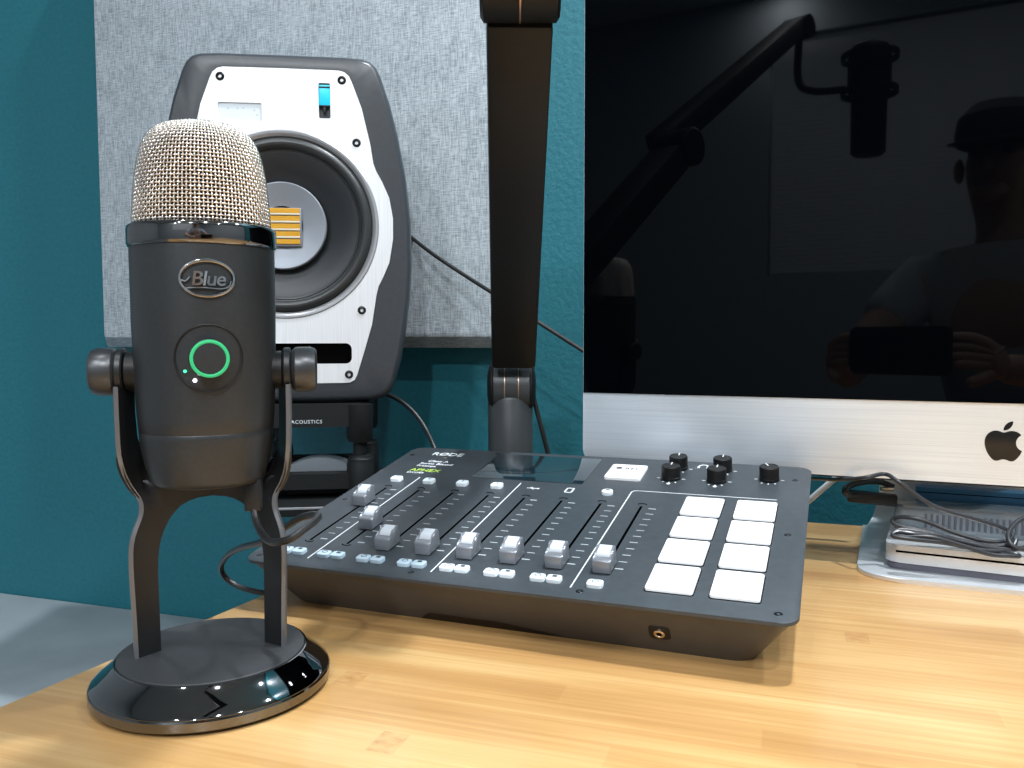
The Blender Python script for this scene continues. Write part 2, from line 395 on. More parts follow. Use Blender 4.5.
for sgn in (-1, 1):
    rows = []
    for z, xo, xi in [(z-.0012*min(1, max(0, (z-.06)/.03)), xo, max(xi, -.001)) for z, xo, xi in lev+up]:
        fr = []; bk = []
        for i in range(NX+1):
            x = xo+(xi-xo)*i/NX; y = yshell(x, z)
            e = .0004
            dydx = (yshell(x+e, z)-yshell(x-e, z))/(2*e); nx, ny = -dydx, 1.0; l = sqrt(nx*nx+ny*ny); nx /= l; ny /= l
            fr.append(bm.verts.new((sgn*(x+0), y, z)))
            bk.append(bm.verts.new((sgn*(x+nx*TH), y+ny*TH, z)))
        rows.append((fr, bk))
    for (f0, b0), (f1, b1) in zip(rows, rows[1:]):
        for i in range(NX):
            bm.faces.new((f0[i], f0[i+1], f1[i+1], f1[i])); bm.faces.new((b0[i], b0[i+1], b1[i+1], b1[i]))
        bm.faces.new((f0[0], f1[0], b1[0], b0[0])); bm.faces.new((f0[-1], f1[-1], b1[-1], b0[-1]))
    for (f, b) in (rows[0], rows[-1]):
        for i in range(NX): bm.faces.new((f[i], f[i+1], b[i+1], b[i]))
    # rounded eyelet at the top of the arm
    Mx = Matrix.Translation((sgn*.0402, 0, .1650)) @ Matrix.Rotation(pi/2, 4, 'Y')
    add_lathe(bm, [(0, -.0019), (.0112, -.0019), (.0118, -.0012), (.0118, .0012), (.0112, .0019), (0, .0019)], 40, M=Mx)
bmesh.ops.remove_doubles(bm, verts=bm.verts, dist=.00003)
st = finish('stand_bracket', bm, M_stand, mic, angle=40)
for sgn in (-1, 1):
    bm = bmesh.new()                     # bright bevelled front edge of the leg and arm
    allv = lev+up
    L = []
    for z, xo, xi in allv:
        y = yshell(xo, z)
        L.append([bm.verts.new((sgn*(xo-.0004), y-.0004, z)), bm.verts.new((sgn*(xo+.0016), y-.0006, z)), bm.verts.new((sgn*(xo+.0024), y+.0014, z)), bm.verts.new((sgn*(xo+.0004), y+.0010, z))])
    for a, b in zip(L, L[1:]):
        for i in range(4): bm.faces.new((a[i], a[(i+1) % 4], b[(i+1) % 4], b[i]))
    bm.faces.new(L[0]); bm.faces.new(L[-1])
    e = finish('edge_bevel', bm, M_edge, st, angle=50)
    # thumb screws and washers
    bm = bmesh.new(); Mx = Matrix.Translation((sgn*(.0424-(.0012 if sgn < 0 else .0002)), 0, .1650)) @ Matrix.Rotation(sgn*pi/2, 4, 'Y')
    add_lathe(bm, [(0, 0), (.0095, 0), (.0105, .0008), (.0118, .0022), (.0121, .0040), (.0121, .0095), (.0113, .0122), (.0098, .0132), (0, .0134)], 20, M=Mx)
    finish('thumb_screw', bm, M_knob, mic, angle=30)
    bm = bmesh.new(); Mx = Matrix.Translation((sgn*.0320, 0, .1650)) @ Matrix.Rotation(sgn*pi/2, 4, 'Y')
    add_lathe(bm, [(0, 0), (.0098, 0), (.0100, .0055), (.0092, .0062), (0, .0064)], 32, M=Mx)
    finish('pivot_washer', bm, M_black, mic)
def remap(pr):
    out = []
    for r, z in pr:
        if z <= .215: k = .905 if z < .135 else .905+.035*min(1, (z-.135)/.06)
        elif z <= .2300: k = .94
        elif z < .2395: k = .930
        else: k = .912
        z2 = z if z <= .215 else (.215+(z-.215)*.872 if z <= .2408 else .2375+(z-.2408)*.983)
        out.append((r*k, z2))
    return out
# body
bm = bmesh.new()
add_lathe(bm, remap([(0, .1078), (.0285, .1078), (.0300, .1084), (.0312, .1110), (.0335, .1180), (.0352, .1255), (.0360, .1320), (.03615, .1346), (.0359, .1350), (.0362, .1354), (.0366, .1420), (.0371, .16), (.0371, .19), (.0371, .2270), (.0368, .2300), (0, .2300)]), 96)
body = finish('body', bm, M_body, mic, angle=50)
bm = bmesh.new()
add_lathe(bm, [(.0340, .2264), (.0347, .2264), (.0355, .2270), (.0360, .2284), (.0360, .2350), (.0357, .2367), (.0347, .2374), (.0320, .2374), (.0320, .2360), (.0340, .2350), (.0340, .2264)], 96)
finish('chrome_collar', bm, M_blackchrome, mic, angle=50)
# grille: woven wire
prof = [(.0356, .2400), (.0355, .2450), (.0352, .2500), (.0348, .2550), (.0343, .2600), (.0337, .2650), (.0330, .2695), (.0321, .2740), (.0309, .2785), (.0293, .2825), (.0270, .2860), (.0240, .2889), (.0200, .2910), (.0150, .2922), (.0090, .2928), (.0035, .2930)]
prof = remap(prof)
def prof_len(pr, step):
    P = [Vector((r, z)) for r, z in smoothpath_2(pr)]
    out = [P[0]]; acc = 0
    for a, b in zip(P, P[1:]):
        l = (b-a).length; d = acc
        while d+l >= step and l > 0:
            need = step-d; a = a+(b-a)*(need/l); out.append(a.copy()); l = (b-a).length; d = 0
        acc = d+l
    return out
def smoothpath_2(pr):
    q = smoothpath([(r, 0, z) for r, z in pr], 10); return [(v.x, v.z) for v in q]
bm = bmesh.new(); add_lathe(bm, [(r-.0016, z-.0003) for r, z in prof[:-1]]+[(0, .2870)], 48); finish('foam_liner', bm, M_foam, mic)
PITCHW = .00186; NW = 106; SUBR = 4; RW = .00050; AMP = .00050
rowsP = prof_len(prof, PITCHW)
fine = prof_len(prof, PITCHW/4)
verts = []; faces = []
def tube_raw(points, closed):
    n = 5; base = len(verts); N = len(points)
    for i, p in enumerate(points):
        if closed: t = points[(i+1) % N]-points[i-1]
        else: t = points[min(i+1, N-1)]-points[max(i-1, 0)]
        t.normalize(); r = Vector((p.x, p.y, 0))
        if r.length < 1e-5: r = Vector((1, 0, 0))
        r.normalize(); s = t.cross(r)
        if s.length < .1: s = t.cross(Vector((0, 0, 1)))
        s.normalize(); q = s.cross(t)
        for k in range(n):
            a = 2*pi*k/n; verts.append(p+(q*cos(a)+s*sin(a))*RW)
    for i in range(N if closed else N-1):
        j = (i+1) % N
        for k in range(n):
            k2 = (k+1) % n; faces.append((base+i*n+k, base+i*n+k2, base+j*n+k2, base+j*n+k))
for ri, p in enumerate(rowsP):
    if p.x < .008: break
    pts = []
    for i in range(NW*SUBR):
        th = 2*pi*i/(NW*SUBR); wave = cos(pi*i/SUBR+pi*ri)*AMP
        pts.append(Vector(((p.x+wave)*cos(th), (p.x+wave)*sin(th), p.y)))
    tube_raw(pts, True)
for w in range(NW):
    th = 2*pi*w/NW; pts = []
    for i, p in enumerate(fine):
        if p.x < .008: break
        q = fine[min(i+1, len(fine)-1)]; o_ = fine[max(i-1, 0)]; t = (q-o_); nrm = Vector((t.y, -t.x)).normalized()
        wave = -cos(pi*i/4+pi*w)*AMP; rr = p.x+nrm.x*wave; zz = p.y+nrm.y*wave
        pts.append(Vector((rr*cos(th), rr*sin(th), zz)))
    tube_raw(pts, False)
g = new('mesh_grille', M_mesh, mic); g.data.from_pydata([tuple(v) for v in verts], [], faces)
for p in g.data.polygons: p.use_smooth = True
# oval emblem
RB = .0352
def wrap(bm, zc, off, ang0=0.):
    """bend a flat mesh (x right, y up, z out) round the body, centred at angle ang0 (0 = straight front)"""
    for v in bm.verts:
        a = v.co.x/RB+ang0; r = RB+off+v.co.z
        v.co = Vector((r*sin(a), -r*cos(a), zc+v.co.y))
FA = radians(9.6)
bm = bmesh.new(); n = 72; k = 8
ring = []
for i in range(n):
    a = 2*pi*i/n; c = Vector((.0122*cos(a), .0084*sin(a), 0)); nn_ = Vector((cos(a)/.0134, sin(a)/.0090, 0)).normalized()
    ring.append([bm.verts.new(c+nn_*.00085*cos(2*pi*j/k)+Vector((0, 0, .0007*sin(2*pi*j/k)+.0003))) for j in range(k)])
for i in range(n):
    for j in range(k): bm.faces.new((ring[i][j], ring[(i+1) % n][j], ring[(i+1) % n][(j+1) % k], ring[i][(j+1) % k]))
tb_ = text_bm('Blue', .0096, .0005, 'CENTER', shear=.15, spacing=.90)
merge(bm, tb_, Matrix.Translation((.0004, -.0033, .0004)))
add_tube(bm, [(-.0114, -.0008, .0005), (-.0095, -.0014, .0006), (-.0075, .0006, .0006)], .0005, 6)
add_tube(bm, [(-.0094, -.0046, .0005), (-.002, -.0044, .0006), (.006, -.0048, .0006), (.0095, -.0036, .0006), (.0106, -.0010, .0006)], .00055, 6)
wrap(bm, .2100, 0, FA); finish('emblem', bm, M_emblem, mic, angle=40)
# control knob with light ring
KZ = .1722
kc = Vector((sin(FA)*RB, -cos(FA)*RB, KZ)); Mk = Matrix.Translation(kc) @ Matrix.Rotation(FA, 4, 'Z') @ Matrix.Rotation(pi/2, 4, 'X')
bm = bmesh.new()
ringv = []
for i in range(72):
    a = 2*pi*i/72
    ringv.append([bm.verts.new((.0160*cos(a)+dx_*cos(a), .0160*sin(a)+dx_*sin(a), dz)) for dx_, dz in ((-.00035, .00002), (0, .00022), (.00035, .00002))])
for i in range(72):
    for j in range(2): bm.faces.new((ringv[i][j], ringv[(i+1) % 72][j], ringv[(i+1) % 72][j+1], ringv[i][j+1]))
wrap(bm, KZ, 0, FA); finish('dial_groove', bm, M_black, body)
bm = bmesh.new(); add_lathe(bm, [(.0093, -.002), (.0093, .0040), (.0090, .0056), (.0088, .0060), (.0088, .0052), (0, .0052)], 56, M=Mk); kn = finish('gain_knob', bm, M_knob, mic)
bm = bmesh.new(); add_lathe(bm, [(.00895, .0058), (.00885, .0064), (.0080, .0066), (.0073, .0064), (.0072, .0056)], 56, M=Mk); finish('light_ring', bm, M_greenled, kn)
bm = bmesh.new(); add_lathe(bm, [(.0072, .0055), (.0072, .0063), (.0070, .0066), (0, .0067)], 48, M=Mk); finish('knob_face', bm, M_body, kn)
for nm, px, pz, rr, mm in (('white_indicator', -.0066, -.0104, .0009, M_whitedot), ('green_indicator', -.0110, -.0060, .0007, M_greendot)):
    a = FA+px/RB; bm = bmesh.new(); Mi = Matrix.Translation((RB*sin(a), -RB*cos(a), KZ+pz)) @ Matrix.Rotation(a, 4, 'Z') @ Matrix.Rotation(pi/2, 4, 'X')
    add_lathe(bm, [(rr, -.0003), (rr, .0002), (0, .0004)], 16, M=Mi); finish(nm, bm, mm, mic)

# ------------------------------------------------------------------ podcast mixer
MXY = Vector((-.01907, .48162, 0)); MYAW = radians(-21.246); MHF, MTL = .03277, radians(9.865); MW_, MD_ = .3542, .2553
mixer = empty('podcast_mixer', 'wide slate grey audio mixer with silver faders and eight white pads', 'audio mixer', MXY, MYAW)
TPM = Matrix.Translation((-MW_/2, 0, MHF)) @ Matrix.Rotation(MTL, 4, 'X') @ Matrix.Scale(.001, 4)   # millimetres on the sloping plate
def plate_bm(): return bmesh.new()
def fin_plate(name, bm, m, parent=None, smooth=True, angle=24):
    bmesh.ops.transform(bm, matrix=TPM, verts=bm.verts); return finish(name, bm, m, parent or mixer, smooth, angle)
# case
bm = bmesh.new()
cT = cos(MTL)
def ringpts(w, d, r, cx, cy): return rrect(w, d, r, 6, cx, cy)
top = ringpts(MW_-.004, MD_*cT-.004, .009, .0021, MD_*cT/2)
bot = ringpts(MW_-.046, MD_*cT-.045, .014, .0021, .0235+(MD_*cT-.045)/2)
def dens(pts):                           # extra points along the front for the raised notch
    out = []
    for i, p in enumerate(pts):
        q = pts[(i+1) % len(pts)]; out.append(p); L = sqrt((q[0]-p[0])**2+(q[1]-p[1])**2)
        if abs(q[1]-p[1]) < 1e-6 and L > .1 and p[1] < .1:
            for t in NT: out.append((p[0]+(q[0]-p[0])*t, p[1]+(q[1]-p[1])*t))
        elif L > .1:
            for t in (.25, .5, .75): out.append((p[0]+(q[0]-p[0])*t, p[1]+(q[1]-p[1])*t))
    return out
NT = [.2, (-.055+.140)/.28, (-.049+.140)/.28, .5, (.049+.140)/.28, (.055+.140)/.28, .8]
tp = dens(top); bt = dens(bot)
def zt(p): return MHF-.0022/cT+p[1]*math.tan(MTL)
R0 = [bm.verts.new((x, y, zt((x, y)))) for x, y in tp]
R05 = [bm.verts.new((x*.94+tp[i][0]*.06, y*.94+tp[i][1]*.06, .0022)) for i, (x, y) in enumerate(bt)]
R1 = []
for i, (x, y) in enumerate(bt):
    notch = .0042 if (abs(x) < .051 and y < .05) else .0
    R1.append(bm.verts.new((x, y+.0005, notch)))
    if notch: R05[i].co.z = .0060
m_ = len(tp)
for a, b in ((R0, R05), (R05, R1)):
    for i in range(m_): bm.faces.new((a[i], a[(i+1) % m_], b[(i+1) % m_], b[i]))
bm.faces.new(R0); bm.faces.new(R1)
case = finish('case', bm, M_case, mixer, angle=40)
# top plate
bm = plate_bm(); add_prism(bm, rrect(MW_*1000, MD_*1000, 10, 7, MW_*500+2.1, MD_*500), -2.1, 0, bev=.5, top_only=True); plate = fin_plate('top_plate', bm, M_plate)
CH = [30, 60.3, 90.6, 121, 151.2, 181.4, 211.7, 242.2]
# slots with caps
capv = [105.0, 64.0, 34.2, 34, 34, 34, 34, 34]
for u in CH:
    bm = plate_bm(); add_box(bm, u-.95, u+.95, 39, 147, .01, .06)
    for vv in (150.5, 38.2):
        pts = []
        for i in range(9):
            a = pi*i/8 if vv > 100 else pi+pi*i/8; pts.append((u+3.2*cos(a), vv+(1.9*sin(a) if vv > 100 else 1.9*sin(a)), .12))
        for a, b in zip(pts, pts[1:]):
            add_tube(bm, [a, b], .33, 5, smooth=False)
    fin_plate('fader_slot', bm, M_slot, smooth=False)
cap_prof = [(-.3, .6), (0, 7.4), (.4, 8.3), (1.5, 8.7), (3.4, 8.5), (5.0, 9.0), (6.6, 10.6), (8.0, 11.8), (9.6, 11.9), (11.6, 12.2), (13.6, 13.0), (14.8, 12.6), (15.4, 11.4), (16, .6)]
def make_cap(u, v0):
    bm = plate_bm()
    vs = add_prism(bm, [(v0+a, b) for a, b in cap_prof], u-5.8, u+5.8, axis='X', bev=1.0, seg=3)
    f = fin_plate('fader_cap', bm, M_cap, angle=50)
    bm = plate_bm()
    pts = [(v0+a, b+.08) for a, b in cap_prof[5:11]]+[(v0+a, b-.5) for a, b in cap_prof[10:4:-1]]
    add_prism(bm, pts, u-4.0, u+4.0, axis='X')
    fin_plate('cap_highlight', bm, M_caphighlight, f, angle=50)  # strip coloured pale as the highlight in the cap's scoop
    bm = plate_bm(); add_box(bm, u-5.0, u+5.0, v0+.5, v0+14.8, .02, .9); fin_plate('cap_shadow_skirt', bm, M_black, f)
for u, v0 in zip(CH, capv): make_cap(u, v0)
# printed scale, separators
for u in CH:
    dim = plate_bm()
    for k in range(11):
        vv = 43.2+k*10.05; hw = .50 if k in (0, 10) else .36
        add_box(dim, u+5.9, u+11.3, vv-hw, vv+hw, .02, .08)
    fin_plate('printed_scale', dim, M_inkdim, smooth=False)
bm = plate_bm()
def line(bm, p, q, w=.42):
    a = Vector((*p, 0)); b = Vector((*q, 0)); d = (b-a).normalized(); nrm = Vector((-d.y, d.x, 0))*w
    vs = [bm.verts.new(c) for c in (a+nrm, b+nrm, b-nrm, a-nrm)]; top_ = [bm.verts.new(v.co+Vector((0, 0, .09))) for v in vs]
    bm.faces.new(top_)
    for i in range(4): bm.faces.new((vs[i], vs[(i+1) % 4], top_[(i+1) % 4], top_[i]))
line(bm, (46.4, 12), (46.4, 176)); line(bm, (137.8, 12.4), (137.0, 178)); line(bm, (229, 12.7), (228.6, 175)); line(bm, (228.6, 175), (230, 177.6)); line(bm, (230, 177.6), (233, 178.4)); line(bm, (233, 178.4), (334.5, 178.4), .35)
KN = ((252.3, 210.5), (287.8, 210.5), (326.2, 221), (254, 235.5), (289.2, 236.5))
for (cu, cv) in KN:
    for ang in (-90, -60, -120, 0, 180, -30+0, -150) if cv < 230 else (0, 180, -60):
        if ang in (-30, -150): continue
        a = radians(ang); r0, r1 = 8.6, (11.2 if ang in (0, 180) else 10.8)
        line(bm, (cu+r0*cos(a), cv+r0*sin(a)), (cu+r1*cos(a), cv+r1*sin(a)), .45)
for (cu, cv) in ((252.3, 198.4), (287.8, 198.4)):
    add_lathe(bm, [(1.5, 0), (1.5, .1), (0, .1)], 16, M=Matrix.Translation((cu, cv, 0)))
# usb, phone, headphones pictograms
line(bm, (145.5, 168.5), (154.5, 168.5), .45); line(bm, (147.5, 168.5), (150, 171), .4); line(bm, (149, 168.5), (152, 166.2), .4)
add_lathe(bm, [(1.2, 0), (1.2, .1), (0, .1)], 12, M=Matrix.Translation((154.8, 168.5, 0)))
def frame_rr(bm, w, h, r, cu, cv, t):
    a = rrect(w, h, r, 3, cu, cv); b = rrect(w-2*t, h-2*t, max(.2, r-t), 3, cu, cv)
    A_ = [bm.verts.new((x, y, .09)) for x, y in a]; B_ = [bm.verts.new((x, y, .09)) for x, y in b]
    for i in range(len(A_)): bm.faces.new((A_[i], A_[(i+1) % len(A_)], B_[(i+1) % len(A_)], B_[i]))
frame_rr(bm, 6.6, 10.5, 1.6, 180.5, 169.5, 1.3)
for i in range(8):
    a, b = pi*i/8, pi*(i+1)/8; line(bm, (273+3.8*cos(a), 243+5*sin(a)), (273+3.8*cos(b), 243+5*sin(b)), .7)
for sx in (-3.6, 3.6): add_box(bm, 273+sx-1, 273+sx+1, 239.5, 243.5, .02, .1)
fin_plate('printed_lines', bm, M_ink, smooth=False)
bm = plate_bm(); merge(bm, text_bm('RØDE', 11.5, .05, shear=.0, spacing=1.0), Matrix.Translation((27.5, 235, .05)))
fin_plate('brand_lettering', bm, M_ink, smooth=False)
bm = plate_bm()
for s, sz, u, v in (('Class A', 6.6, 33, 216.2), ('Servo Biased', 6.2, 28.5, 209.2), ('Preamps', 5.4, 28.5, 203.2)):
    merge(bm, text_bm(s, sz, .05), Matrix.Translation((u, v, .05)))
merge(bm, text_bm('EXCITER', 4.2, .05), Matrix.Translation((28, 185.4, .05)))
fin_plate('small_lettering', bm, M_ink, smooth=False)
bm = plate_bm(); merge(bm, text_bm('APHEX', 9.2, .05), Matrix.Translation((28.0, 190.6, .05))); fin_plate('green_lettering', bm, M_green_ink, smooth=False)
bm = plate_bm(); add_prism(bm, rrect(5, 2.6, 1.2, 4, 43.5, 229.5), -.2, .35, bev=.1, top_only=True); fin_plate('status_light', bm, M_brass)
# screen
bm = plate_bm(); add_prism(bm, rrect(96.5, 63.5, 2, 4, 138.4, 216), -.3, .35, bev=.1, top_only=True); fin_plate('touch_screen', bm, M_screen)
# buttons
def button(name, u, v, w, h, r, z, m, glyph=None, kind=0):
    bm = plate_bm(); add_prism(bm, rrect(w, h, r, 4, u, v), -.5, z, bev=.45, seg=2, top_only=True); b = fin_plate(name, bm, m)
    g_ = plate_bm()
    if glyph: merge(g_, text_bm(glyph, h*.42, .03, 'CENTER'), Matrix.Translation((u, v+h*.02, z+.03)))
    elif kind == 1:
        for i in range(10):
            a, q = 2*pi*i/10, 2*pi*(i+1)/10; line(g_, (u+1.9*cos(a), v+1+1.6*sin(a)), (u+1.9*cos(q), v+1+1.6*sin(q)), .25)
        for x in g_.verts: x.co.z += z
    elif kind == 2:
        add_box(g_, u-1.5, u+1.5, v+.2, v+2.6, z+.01, z+.07)
    else: g_.free(); return b
    fin_plate('printed_mark', g_, M_dark_ink, b, smooth=False); return b
for i, u in enumerate(CH[:4]): button('channel_button', u, 165.4, 9.4, 8.2, 2.0, 2.8, M_btn, str(i+1))
button('bluetooth_button', CH[6]-.2, 167.4, 8.6, 8.6, 4.0, 2.8, M_btn, None, 2)
for i, u in enumerate(CH):
    m = M_btndim if i < 4 else M_btn
    if i < 7:
        button('listen_button', u-4.9, 18.6, 9.2, 7.2, 2.0, 2.4, m, None, 1); button('mute_button', u+5.4, 18.9, 9.2, 7.2, 2.0, 2.4, m, None, 2)
    else: button('listen_button', u+.3, 18.4, 9.6, 7.6, 2.2, 2.4, m, None, 1)
bm = plate_bm(); add_prism(bm, rrect(29.4, 33, 2.4, 4, 215.0, 215.4), -.5, 2.4, bev=.5, top_only=True); rb = fin_plate('record_button', bm, M_pad)
bm = plate_bm(); merge(bm, text_bm('REC', 6.8, .03, spacing=1.15), Matrix.Translation((212.6, 219.5, 2.44))); add_lathe(bm, [(2.7, 2.3), (2.7, 2.47), (0, 2.47)], 24, M=Matrix.Translation((207.6, 222.0, 0)))
fin_plate('record_lettering', bm, M_dark_ink, rb, smooth=False)
# pads
for c in (285.4, 322.0):
    for r_ in range(4):
        cv = 34.3+38.9*r_
        bm = plate_bm(); add_prism(bm, rrect(28.6, 35.2, 2.2, 4, c-.2, cv+1.3), -.6, .25, bev=.1, top_only=True); f = fin_plate('pad_surround', bm, M_slot)
        bm = plate_bm(); add_prism(bm, rrect(27.4, 33.6, 1.9, 4, c-.2, cv+1.3), -.5, 1.9, bev=.5, seg=2, top_only=True); p = fin_plate('sound_pad', bm, M_pad)
        f.parent = p
# knobs
for (u, v) in KN:
    bm = plate_bm(); Mx = Matrix.Translation((u, v, 0)); pr = [(0, .2), (7.2, .2), (7.6, .6), (7.6, 2.2), (7.4, 2.4), (7.4, 10.2), (7.3, 10.6), (7.0, 11.0), (6.6, 11.1), (6.3, 10.8), (0, 10.8)]
    n = 60; vs = add_lathe(bm, pr, n, M=None)
    for x in vs:
        a = atan2(x.co.y, x.co.x); rr = x.co.xy.length
        if 7.38 < rr < 7.42: x.co.x *= 1-.02*(int(round(a/(2*pi/n))) % 2); x.co.y *= 1-.02*(int(round(a/(2*pi/n))) % 2)
        x.co = Mx @ x.co
    kb = fin_plate('volume_knob', bm, M_black, angle=30)
    bm = plate_bm(); add_box(bm, u-.45, u+.45, v+2.0, v+7.0, 10.75, 11.2); add_box(bm, u-.45, u+.45, v+7.0, v+7.55, 7.5, 11.1)
    if abs(u-326.2) < 1:
        bmesh.ops.rotate(bm, verts=bm.verts, cent=(u, v, 0), matrix=Matrix.Rotation(radians(28), 3, 'Z'))
    fin_plate('pointer_line', bm, M_ink, kb, smooth=False)
# screws
for (u, v) in ((345.6, 9.5), (235.6, 9.6), (345, 223.4), (345, 116.4), (125.3, 9.6), (9.4, 116.5), (9.4, 232.7), (9.4, 9.5), (88, 248.5)):
    bm = plate_bm(); Mx = Matrix.Translation((u, v, 0))
    add_lathe(bm, [(2.3, .02), (2.1, .15), (1.7, .22), (1.1, .2), (1.0, -.3), (0, -.3)], 24, M=Mx); fin_plate('screw', bm, M_screw)
# headphone jack on the sloping front
e1 = Vector((0, .0235, -MHF)).normalized(); e0 = Vector((1, 0, 0)); en = e0.cross(e1); en = en if en.y < 0 else -en
JC = Vector((.1044, .0138, .0148))+en*.0
MJ = Matrix((( e0.x, -e1.x, en.x, JC.x), (e0.y, -e1.y, en.y, JC.y), (e0.z, -e1.z, en.z, JC.z), (0, 0, 0, 1)))
bm = bmesh.new(); add_prism(bm, rrect(.0125, .0125, .003, 4), -.0004, .0006, bev=.0003, top_only=True, M=MJ); fr_ = finish('jack_plate', bm, M_black, mixer)
bm = bmesh.new(); add_lathe(bm, [(.0033, .0004), (.0033, .0017), (.0029, .0021), (.0020, .0021), (.0017, .0016), (.0017, .0006), (0, .0006)], 32, M=MJ); finish('jack_ring', bm, M_brass, mixer)
bm = bmesh.new(); add_lathe(bm, [(.0016, .0007), (0, .0008)], 24, M=MJ); finish('jack_hole', bm, M_slot, mixer)

# ------------------------------------------------------------------ monitor (all-in-one computer)
IC = Vector((.3629, .6066, 0)); IY = radians(-22.88); IZ = .0704
imac = empty('desktop_computer', 'large silver all-in-one computer with black glass screen on aluminium foot', 'computer', IC, IY)
IW, IH, CHN = .650, .446, .0612
TILT = Matrix.Translation((0, 0, IZ)) @ Matrix.Rotation(radians(-.3), 4, 'X')
bm = bmesh.new()
add_prism(bm, rrect(IW, IH, .0095, 8, 0, IH/2), 0, .0055, axis='Y', bev=.0006, M=TILT)
chin = finish('housing', bm, M_alu, imac)
bm = bmesh.new()   # bulged back
def bl_(y, sx, sz, cz): return [bm.verts.new(TILT @ Vector((x*sx, y, cz+(z-IH/2)*sz))) for x, z in rrect(IW, IH, .0095, 8, 0, IH/2)]
Ls = [bl_(.0054, .999, .999, IH/2), bl_(.010, .97, .96, IH/2), bl_(.022, .80, .80, IH/2), bl_(.034, .5, .55, IH/2), bl_(.040, .2, .25, IH/2)]
for a, b in zip(Ls, Ls[1:]):
    for i in range(len(a)): bm.faces.new((a[i], a[(i+1) % len(a)], b[(i+1) % len(a)], b[i]))
bm.faces.new(Ls[0]); bm.faces.new(Ls[-1]); finish('back_shell', bm, M_alu_soft, imac)
bm = bmesh.new()
pts = [(-IW/2+.0006, CHN), (IW/2-.0006, CHN)]+[p for p in rrect(IW-.0012, IH-.0012, .009, 8, 0, IH/2) if p[1] > IH/2]
add_prism(bm, pts, -.0012, .0004, axis='Y', M=TILT); finish('screen_glass', bm, M_glass, imac, smooth=False)
bm = bmesh.new(); add_box(bm, -IW/2+.004, IW/2-.004, .0004, .0052, -.0012, .0006, M=TILT); finish('underside_shade', bm, M_black, imac)  # black strip stands in for shade on the chin's underside
# logo
def svg(path):
    import re
    tk = re.findall(r'[a-zA-Z]|-?(?:\d+\.\d+|\.\d+|\d+)', path); i = 0; cur = Vector((0, 0)); shapes = []; sh = []; cmd = None; start = cur
    def num():
        nonlocal i; i += 1; return float(tk[i-1])
    while i < len(tk):
        if tk[i].isalpha(): cmd = tk[i]; i += 1
        if cmd == 'z': shapes.append(sh); sh = []; cur = start.copy(); continue
        if cmd in 'Mm':
            p = Vector((num(), num())); cur = p if cmd == 'M' else cur+p; start = cur.copy(); sh = [cur.copy()]; cmd = 'l' if cmd == 'm' else 'L'
        elif cmd in 'cC':
            p = [Vector((num(), num())) for _ in range(3)]
            if cmd == 'c': p = [cur+q for q in p]
            for k in range(1, 9):
                t = k/8; sh.append(cur*(1-t)**3+p[0]*3*t*(1-t)**2+p[1]*3*t*t*(1-t)+p[2]*t**3)
            lastc = p[1]; cur = p[2]
        elif cmd in 'sS':
            p = [Vector((num(), num())) for _ in range(2)]
            p = [cur+q for q in p]; c1 = cur*2-lastc
            for k in range(1, 9):
                t = k/8; sh.append(cur*(1-t)**3+c1*3*t*(1-t)**2+p[0]*3*t*t*(1-t)+p[1]*t**3)
            lastc = p[0]; cur = p[1]
        elif cmd in 'lL': p = Vector((num(), num())); cur = cur+p if cmd == 'l' else p; sh.append(cur.copy())
    if len(sh) > 2: shapes.append(sh)
    return shapes
P_LOGO = 'M12.152 6.896c-.948 0-2.415-1.078-3.96-1.04-2.04.027-3.91 1.183-4.961 3.014-2.117 3.675-.546 9.103 1.519 12.09 1.013 1.454 2.208 3.09 3.792 3.039 1.52-.065 2.09-.987 3.935-.987 1.831 0 2.35.987 3.96.948 1.637-.026 2.676-1.48 3.676-2.948 1.156-1.688 1.636-3.325 1.662-3.415-.039-.013-3.182-1.221-3.22-4.857-.026-3.04 2.48-4.494 2.597-4.559-1.429-2.09-3.623-2.324-4.39-2.376-2-.156-3.675 1.09-4.61 1.09zM15.53 3.83c.843-1.012 1.4-2.427 1.245-3.83-1.207.052-2.662.805-3.532 1.818-.78.896-1.454 2.338-1.273 3.714 1.338.104 2.715-.688 3.559-1.701z'
bm = bmesh.new(); S = .0298/24
for sh in svg(P_LOGO):
    pts = [((p.x-11.5)*S+.0008, .048-p.y*S) for p in sh]
    if (Vector(pts[0])-Vector(pts[-1])).length < 1e-5: pts = pts[:-1]
    add_prism(bm, pts, -.0003, .0001, axis='Y', M=TILT)
finish('logo', bm, M_logo, imac, smooth=False)
# foot and neck
bm = bmesh.new()
fp = [(-.0965, -.012), (-.0955, -.021), (-.0915, -.0295), (-.085, -.0355), (-.076, -.0395), (-.064, -.0415)]; fp = fp+[(-x, y) for x, y in fp[::-1]]+[(.092, .135), (-.092, .135)]
add_prism(bm, fp, 0, .0035, bev=.0005); 
prof_n = [(.125, .0035), (.140, .006), (.149, .014), (.152, .030), (.150, .060), (.130, .12), (.100, .18), (.060, .230), (.036, .260)]
sec = smoothpath([(0, a, b) for a, b in prof_n], 4)
rows = []
for i, p in enumerate(sec):
    t = (sec[min(i+1, len(sec)-1)]-sec[max(i-1, 0)]).normalized(); nr = Vector((0, -t.z, t.y)); w = .090-.012*min(1, i/12)
    rows.append([bm.verts.new(p+Vector((-w, 0, 0))), bm.verts.new(p+Vector((w, 0, 0))), bm.verts.new(p+Vector((w, 0, 0))-nr*.007), bm.verts.new(p+Vector((-w, 0, 0))-nr*.007)])
for a, b in zip(rows, rows[1:]):
    for i in range(4): bm.faces.new((a[i], a[(i+1) % 4], b[(i+1) % 4], b[i]))
bm.faces.new(rows[0]); bm.faces.new(rows[-1])
finish('foot', bm, M_alu_soft, imac, angle=40)

